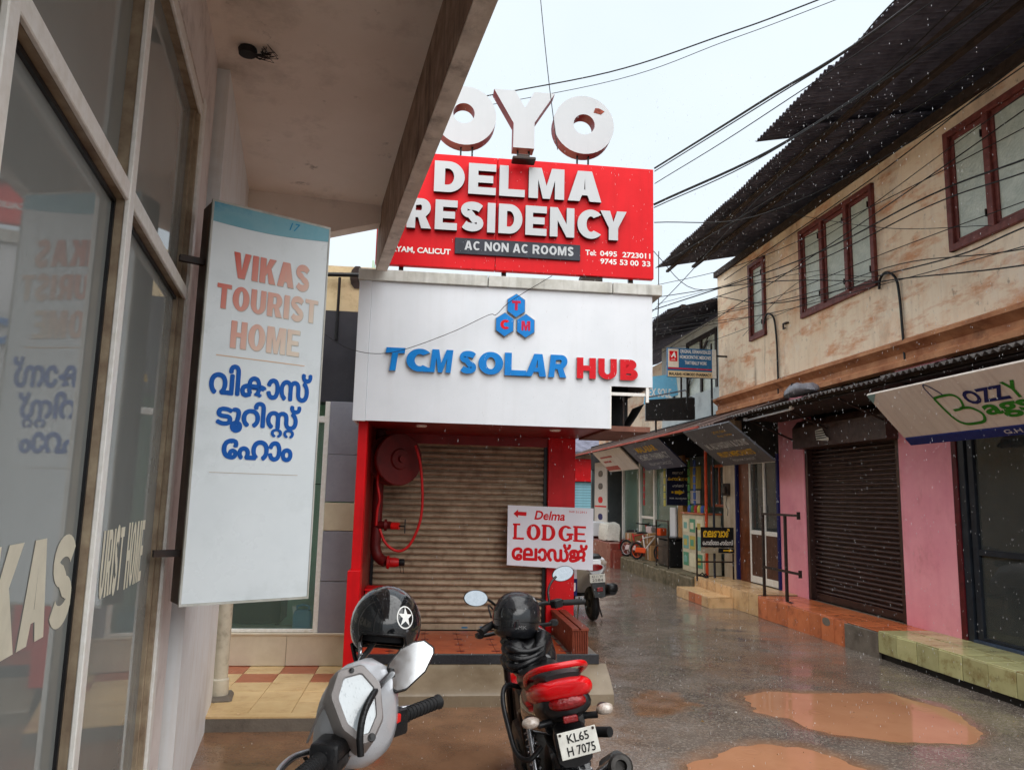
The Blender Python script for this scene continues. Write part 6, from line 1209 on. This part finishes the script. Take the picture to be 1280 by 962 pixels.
part(ss, 'front_apron', MB().loft([[(x, .10+dy-.25*x*x*4, z) for x in np.linspace(-w_, w_, 11)] for z, w_, dy in ((.90,.10,.0),(.86,.14,.04),(.75,.21,.09),(.55,.22,.10),(.35,.19,.08),(.25,.14,.04))], cap=False, close=False), m_silver, 60)
part(ss, 'inner_panel', MB().cbox(-.13,.13,.03,.10,.3,.97,.03,0,2), m_plastic, 40)
part(ss, 'headlamp', MB().loft([sq_ring(.02,.04,1.04,.06,.05,2.4,16), sq_ring(.02,.076,1.035,.045,.035,2.4,16)]), m_silver, 60)
part(ss, 'steering_column', MB().tube([(0,.03,1.0),(0,.22,.28)], .03, 10), m_plastic)
for sx in (-1, 1):
    part(ss, 'bar_end', MB().tube([(sx*.10,-.03,1.06),(sx*.2,-.055,1.06)], .014, 10), m_plastic)
    gp_ = part(ss, 'grip', MB().tube([(sx*.185,-.05,1.06),(sx*.21,-.056,1.062),(sx*.335,-.088,1.068),(sx*.345,-.091,1.068)], [.02,.0175,.0175,.021], 14), m_rubber, 50)
    part(ss, 'switch_box', MB().cbox(-.045,.045,-.035,.035,-.032,.034,.01,0,2).xf(Matrix.Translation((sx*.135,-.045,1.06)) @ Matrix.Rotation(R_(-sx*14), 4, 'Z')), m_plastic, 40)
    part(ss, 'brake_lever', MB().tube(smooth_path([(sx*.12,.0,1.06),(sx*.18,.02,1.058),(sx*.26,.0,1.056),(sx*.31,-.035,1.056)], 5), [.008]*15+[.011], 8), m_chrome, 60)
for sx in (-1, 1):
    for k in range(9): part(ss, 'grip_ring', MB().lathe([(.0172,-.003),(.0192,-.002),(.0192,.002),(.0172,.003)], (0,0,0), 'x', 12).xf(Matrix.Translation((sx*(.215+.0135*k), -.0573-.00345*k*1.0, 1.0622+.00064*k)) @ Matrix.Rotation(R_(-sx*14.5), 4, 'Z')), m_rubber, 40)
    part(ss, 'brake_cable', MB().tube(smooth_path([(sx*.12,.0,1.06),(sx*.08,.06,1.03),(sx*.03,.05,.96),(0,.06,.85)], 6), .005, 6), m_cable, 60)
    part(ss, 'switch_seam', MB().box(-.046,.046,-.0365,-.034,-.002,.001).xf(Matrix.Translation((sx*.135,-.045,1.06)) @ Matrix.Rotation(R_(-sx*14), 4, 'Z')), m_rubber)
part(ss, 'kill_switch', MB().cbox(.10,.128,-.088,-.072,1.068,1.09,.003).xf(Matrix.Translation((0,0,0))), mat('switch_red', H(220,36,30), H(200,26,24), 8, .35))
part(ss, 'mirror_stem', MB().tube(smooth_path([tuple(SF.inverted() @ Vector(p)) for p in ((-.318,1.80,1.07),(-.322,1.80,1.115),(-.318,1.82,1.16),(-.305,1.89,1.19),(-.29,1.98,1.20),(-.288,2.03,1.197))], 5), .008, 10), m_plastic, 60)
# angular mirror, glass toward the rider
MM = SF.inverted() @ (Matrix.Translation((-.246,2.045,1.215)) @ Matrix.Rotation(R_(22), 4, 'Z') @ Matrix.Rotation(R_(-18), 4, 'Y') @ Matrix.Rotation(R_(-27), 4, 'X'))
mp_ = [(-.072,-.03),(-.055,-.05),(-.03,-.053),(.03,-.03),(.068,.005),(.072,.018),(.056,.044),(.03,.05),(-.01,.046),(-.05,.022),(-.07,-.005)]
def mring(s_, y): return [(a*s_, y, b*s_) for a, b in mp_]
mo = part(ss, 'mirror', MB().loft([mring(1.0,-.005), mring(1.04,0), mring(1.0,.015), mring(.7,.035)]).xf(MM), m_plastic, 50)
part(mo, 'mirror_glass', MB().add([tuple(MM @ Vector(p)) for p in mring(.955,-.0065)], [tuple(range(11))]), m_mirror)
part(ss, 'mirror_joint', MB().lathe([(.001,-.02),(.016,-.015),(.02,0),(.014,.016),(.001,.02)], tuple(SF.inverted() @ Vector((-.296,2.03,1.193))), 'z', 10), m_plastic, 60)
part(ss, 'far_mirror_stem', MB().tube(smooth_path([(.09,.03,1.18),(.16,.06,1.2),(.24,.08,1.215),(.30,.085,1.25)], 5), .008, 8), m_chrome, 60)
# rest of the scooter, below the picture
part(ss, 'floorboard', MB().cbox(-.17,.17,-.42,.1,.26,.31,.02), m_plastic); part(ss, 'leg_shield_rim', MB().tube([(-.2,.17,.4),(-.22,.12,.6),(-.15,.08,.95)], .01, 6), m_chrome, 60)
part(ss, 'rear_body', MB().loft([sq_ring(0,-.42,.45,.10,.16,2.5,16), sq_ring(0,-.6,.55,.17,.17,2.5,16), sq_ring(0,-.95,.62,.18,.14,2.5,16), sq_ring(0,-1.2,.70,.12,.08,2.5,16)]), m_silver, 50); part(ss, 'seat', MB().loft([sq_ring(0,-.4,.68,.09,.03,3,16), sq_ring(0,-.55,.72,.13,.05,3,16), sq_ring(0,-.95,.77,.14,.05,3,16), sq_ring(0,-1.18,.80,.08,.02,3,16)]), m_seat, 50)
wheel(ss, (0,.30,.22), .22, .05); wheel(ss, (0,-.95,.22), .22, .055); part(ss, 'front_fender', MB().loft([[(x, .30+.27*math.cos(R_(a)), .22+(.27-x*x*4)*math.sin(R_(a))) for x in (-.07,-.035,0,.035,.07)] for a in range(10, 170, 14)], cap=False, close=False), m_silver, 50)
# half helmet hung on the far mirror stem
HH = Matrix.Translation((-.355,2.32,1.268)) @ Matrix.Rotation(R_(186), 4, 'Z') @ Matrix.Rotation(R_(-4), 4, 'Y') @ Matrix.Rotation(R_(8), 4, 'X')
hh = thing('half_helmet', 'glossy black half helmet with white star emblem above the scooter', 'helmet', W0, (-.355, 2.32, 1.16))
part(hh, 'shell', helmet_shell(None, (.103,.122,.112), 0, -12, -42, -36, HH), m_glossblack, 60)
pd = MB().loft([[(r*math.cos(t)*.088, r*math.sin(t)*.105, z) for t in np.linspace(0, 6.283, 25)[:-1]] for r, z in ((.85,-.045),(.97,-.01),(.95,.03),(.6,.075))]).xf(HH); part(hh, 'lining', pd, m_dark, 60)
tr = []
for j in range(41):
    az = 2*math.pi*j/40; d = math.cos(az)
    lo_ = -12 if d > .84 else (-12-30*(.5-.5*math.cos(math.pi*(.84-d)/.29)) if d > .55 else -42+6*min(1, max(0, (-.1-d)/.6))); el = R_(lo_)
    tr.append(HH @ Vector((.103*math.cos(el)*math.sin(az), .122*math.cos(el)*math.cos(az), .112*math.sin(el))))
part(hh, 'edge_trim', MB().tube(tr, .0045, 6), m_plastic, 70)
part(hh, 'chin_strap', MB().tube(smooth_path([HH @ Vector((.09,.0,-.06)), HH @ Vector((.06,.05,-.115)), HH @ Vector((.0,.06,-.13)), HH @ Vector((-.06,.05,-.115)), HH @ Vector((-.09,0,-.06))], 5), .007, 6), m_cloth, 60); part(hh, 'strap_buckle', MB().tube(smooth_path([HH @ Vector((.062,.085,-.05)), HH @ Vector((.058,.10,-.075)), HH @ Vector((.05,.095,-.105))], 5), .006, 6), m_chrome, 60)
def on_helmet(px, py, azc, elc):          # wrap flat emblem coordinates onto the shell
    az = azc + px/.11; el = elc + py/.105; k = 1.012
    return HH @ Vector((.103*k*math.cos(el)*math.sin(az), .122*k*math.cos(el)*math.cos(az), .112*k*math.sin(el)))
sa, se = R_(-34), R_(14)
em = MB(); rgs = [[on_helmet(r*math.cos(t), r*math.sin(t), sa, se) for t in np.linspace(0, 6.283, 33)] for r in (.0265,.030)]
em.loft(rgs, cap=False, close=False)
sp_ = [((.027 if i % 2 == 0 else .0105)*math.sin(i*math.pi/5), (.027 if i % 2 == 0 else .0105)*math.cos(i*math.pi/5)) for i in range(10)]
ctr = on_helmet(0, 0, sa, se); V = [ctr]+[on_helmet(a, b, sa, se) for a, b in sp_]; em.add(V, [(0, 1+i, 1+(i+1) % 10) for i in range(10)]); part(hh, 'star_emblem', em, m_white_ink)
for az, el in ((R_(60), R_(-12)), (R_(-38), R_(-4))): part(hh, 'stud', MB().lathe([(.001,.003),(.004,.002),(.005,0)], tuple(on_helmet(0,0,az,el)), 'y', 8), m_chrome)

# ---- scooter parked up the alley
F2 = frame(1.18, 10.75, 10) @ Matrix.Rotation(R_(-4), 4, 'Y')
s2 = thing('scooter', 'white and grey scooter parked up the alley past the red pillar', 'scooter', F2, (0, 0, 0))
wheel(s2, (0,0,.23), .23, .055); wheel(s2, (0,1.25,.23), .23, .05)
part(s2, 'rear_body', MB().loft([sq_ring(0,-.32,.74,.10,.09,2.5,18), sq_ring(0,-.24,.76,.165,.13,2.5,18), sq_ring(0,.0,.70,.19,.16,2.5,18), sq_ring(0,.3,.58,.17,.2,2.5,18), sq_ring(0,.5,.45,.12,.15,2.5,18)]), m_white, 50)
part(s2, 'tail_lamp', MB().loft([sq_ring(-.02,-.30,.74,.13,.055,2.2,16), sq_ring(-.02,-.34,.74,.10,.04,2.2,16)]), m_lampred, 60); part(s2, 'side_lens', MB().loft([sq_ring(.10,-.29,.79,.06,.05,2,12), sq_ring(.11,-.325,.80,.04,.035,2,12)]), m_lampclear, 60)
part(s2, 'seat', MB().loft([sq_ring(0,-.3,.87,.09,.02,3,14), sq_ring(0,-.1,.86,.13,.05,3,14), sq_ring(0,.4,.80,.12,.05,3,14)]), m_seat, 50); part(s2, 'plate_panel', MB().add([(-.11,-.35,.66),(.11,-.35,.66),(.08,-.40,.36),(-.06,-.40,.36),(-.11,-.30,.66),(.11,-.30,.66),(.08,-.33,.36),(-.06,-.33,.36)], [(3,2,1,0),(4,5,6,7),(0,1,5,4),(1,2,6,5),(2,3,7,6),(3,0,4,7)]), m_plastic)
p2_ = part(s2, 'number_plate', MB().cbox(-.11,.10,-.375,-.368,.55,.66,.002), m_plate); text(p2_, 'KL11 W', -.08, .07, .612, .648, -.377, m_blackink); text(p2_, '2584', -.08, .07, .565, .60, -.377, m_blackink)
part(s2, 'reflector', MB().cbox(-.03,.05,-.41,-.395,.44,.49,.004), m_lampred); part(s2, 'exhaust', MB().tube([(.16,.1,.3),(.2,-.05,.38),(.23,-.28,.42)], [.03,.06,.06], 12).cbox(.16,.30,-.30,-.12,.40,.50,.02), m_plastic, 50)
part(s2, 'leg_shield', MB().loft([[(x, 1.05+dy, z) for x in np.linspace(-w_, w_, 7)] for z, w_, dy in ((.95,.12,-.05),(.7,.2,.0),(.35,.17,-.02))], cap=False, close=False), m_silver, 50); part(s2, 'floorboard', MB().cbox(-.16,.16,.45,1.05,.27,.32,.02), m_plastic)
part(s2, 'handlebar', MB().tube([(-.34,.9,1.02),(0,.98,1.04),(.34,.9,1.02)], .015, 8).cbox(-.12,.12,.93,1.1,.96,1.08,.03), m_plastic); part(s2, 'stand', MB().tube([(-.12,.2,.3),(-.18,.15,.01)], .012, 6).tube([(.12,.2,.3),(.18,.15,.01)], .012, 6), m_chrome)
# ---- small bikes on the far kerb
def mini(F, lb, c1, c2, name='child_bicycle'):
    b = thing(name, lb, 'bicycle', F, (0,0,0), 'bicycles on the far kerb'); mc1, mc2 = ink('bike_'+lb[:6].strip()+'_a', c1), ink('bike_'+lb[:6].strip()+'_b', c2)
    for y in (0, .62):
        c = (0,y,.17); w2 = part(b, 'wheel', MB().lathe([(.02,-.03),(.03,-.02),(.03,.02),(.02,.03)], c, 'x', 10).tube([(0,y+.13*math.cos(t),.17+.13*math.sin(t)) for t in np.linspace(0,6.283,21)], .008, 5), mc2); part(w2, 'tyre', MB().tube([(0,y+.15*math.cos(t),.17+.15*math.sin(t)) for t in np.linspace(0,6.283,25)], .024, 8), m_rubber, 60)
        for k in range(5): a = k*1.2566; part(w2, 'spoke', MB().tube([(0,y,.17),(0,y+.13*math.cos(a),.17+.13*math.sin(a))], .005, 4), mc2)
    part(b, 'frame', MB().tube([(0,0,.17),(0,.22,.2),(0,.16,.48)], .016, 8).tube([(0,.22,.2),(0,.52,.50),(0,.17,.42)], .018, 8).tube([(0,.62,.17),(0,.53,.5),(0,.5,.66)], .014, 8), mc1, 60); part(b, 'chain_guard', MB().cbox(.02,.035,0,.26,.14,.24,.01), mc2)
    part(b, 'saddle', MB().loft([sq_ring(0,.04,.52,.06,.02,2.4,10), sq_ring(0,.14,.53,.05,.025,2.4,10), sq_ring(0,.27,.53,.02,.015,2.4,10)]), m_seat, 60); part(b, 'handlebar', MB().tube([(-.22,.42,.70),(-.1,.49,.68),(.1,.49,.68),(.22,.42,.70)], .012, 6), m_black); part(b, 'basket', MB().cbox(-.09,.09,.56,.70,.5,.64,.01), mc2); part(b, 'mudguard', MB().loft([[(x,.17*1.15*math.cos(R_(a)),.17+.17*1.15*math.sin(R_(a))) for x in (-.03,0,.03)] for a in range(60,190,16)], cap=False, close=False), mc1)
mini(RR @ frame(5.2, 17.2, -150, .30) @ Matrix.Scale(1.15, 4), 'orange and white child bicycle standing on the far kerb', H(222,214,210), H(222,84,40)); mini(RR @ frame(5.22, 18.1, -145, .30) @ Matrix.Scale(1.15, 4), 'red and pale child bicycle behind the orange one', H(206,60,60), H(210,190,190))

# ================================================================== falling rain
rn = MB()
for i in range(10000):
    y = random.uniform(3.4, 13); x = random.uniform(-.1, 1)*y*.75 - .1; z = random.uniform(.1, 1.65+y*.6)
    q = RR.inverted() @ Vector((x, y, z)); l = LL.inverted() @ Vector((x, y, z))
    if q.x > 4.7 or (l.x < 1.3 and l.y < 6.3): continue
    t_ = T.inverted() @ Vector((x, y, z))
    if t_.x < 2.7 and t_.y > -.1: continue
    r = random.uniform(.0005, .0011); h = r*random.uniform(5, 10); dx, dy = random.uniform(-.1,.1)*h, random.uniform(-.1,.1)*h
    rn.add([(x-dx,y-dy,z-h),(x+r,y,z),(x,y+r,z),(x-r,y,z),(x,y-r,z),(x+dx,y+dy,z+h)], [(0,2,1),(0,3,2),(0,4,3),(0,1,4),(5,1,2),(5,2,3),(5,3,4),(5,4,1)])
solo('rain', rn, mat('water_drop', (.9,.93,.96), (.85,.88,.92), 5, .25, .03, spec=.8, trans=.3), 'fine raindrops falling through the alley', 'rain', kind='stuff')

dr_ = MB()
for i in range(420):
    k = random.random()
    if k < .45: x, y, z = -random.uniform(8.1, 13), 4.29, 5.86
    elif k < .7: x, y, z = -random.uniform(4.5, 8.0), 3.89, 5.86
    else: x, y, z = -random.uniform(4.5, 11.2), 4.81, 2.95
    z -= random.random()**2*(1.6 if k < .7 else .8); r = random.uniform(.0014, .0028); h = r*random.uniform(2, 5)
    dr_.add([(x,y,z-h),(x+r,y,z),(x,y+r,z),(x-r,y,z),(x,y-r,z),(x,y,z+h)], [(0,2,1),(0,3,2),(0,4,3),(0,1,4),(5,1,2),(5,2,3),(5,3,4),(5,4,1)])
solo('eave_drips', dr_, MATS['water_drop'], 'water drops falling from the corrugated eaves and awning edge', 'drips', RS, (-8,4.5,3), kind='stuff')
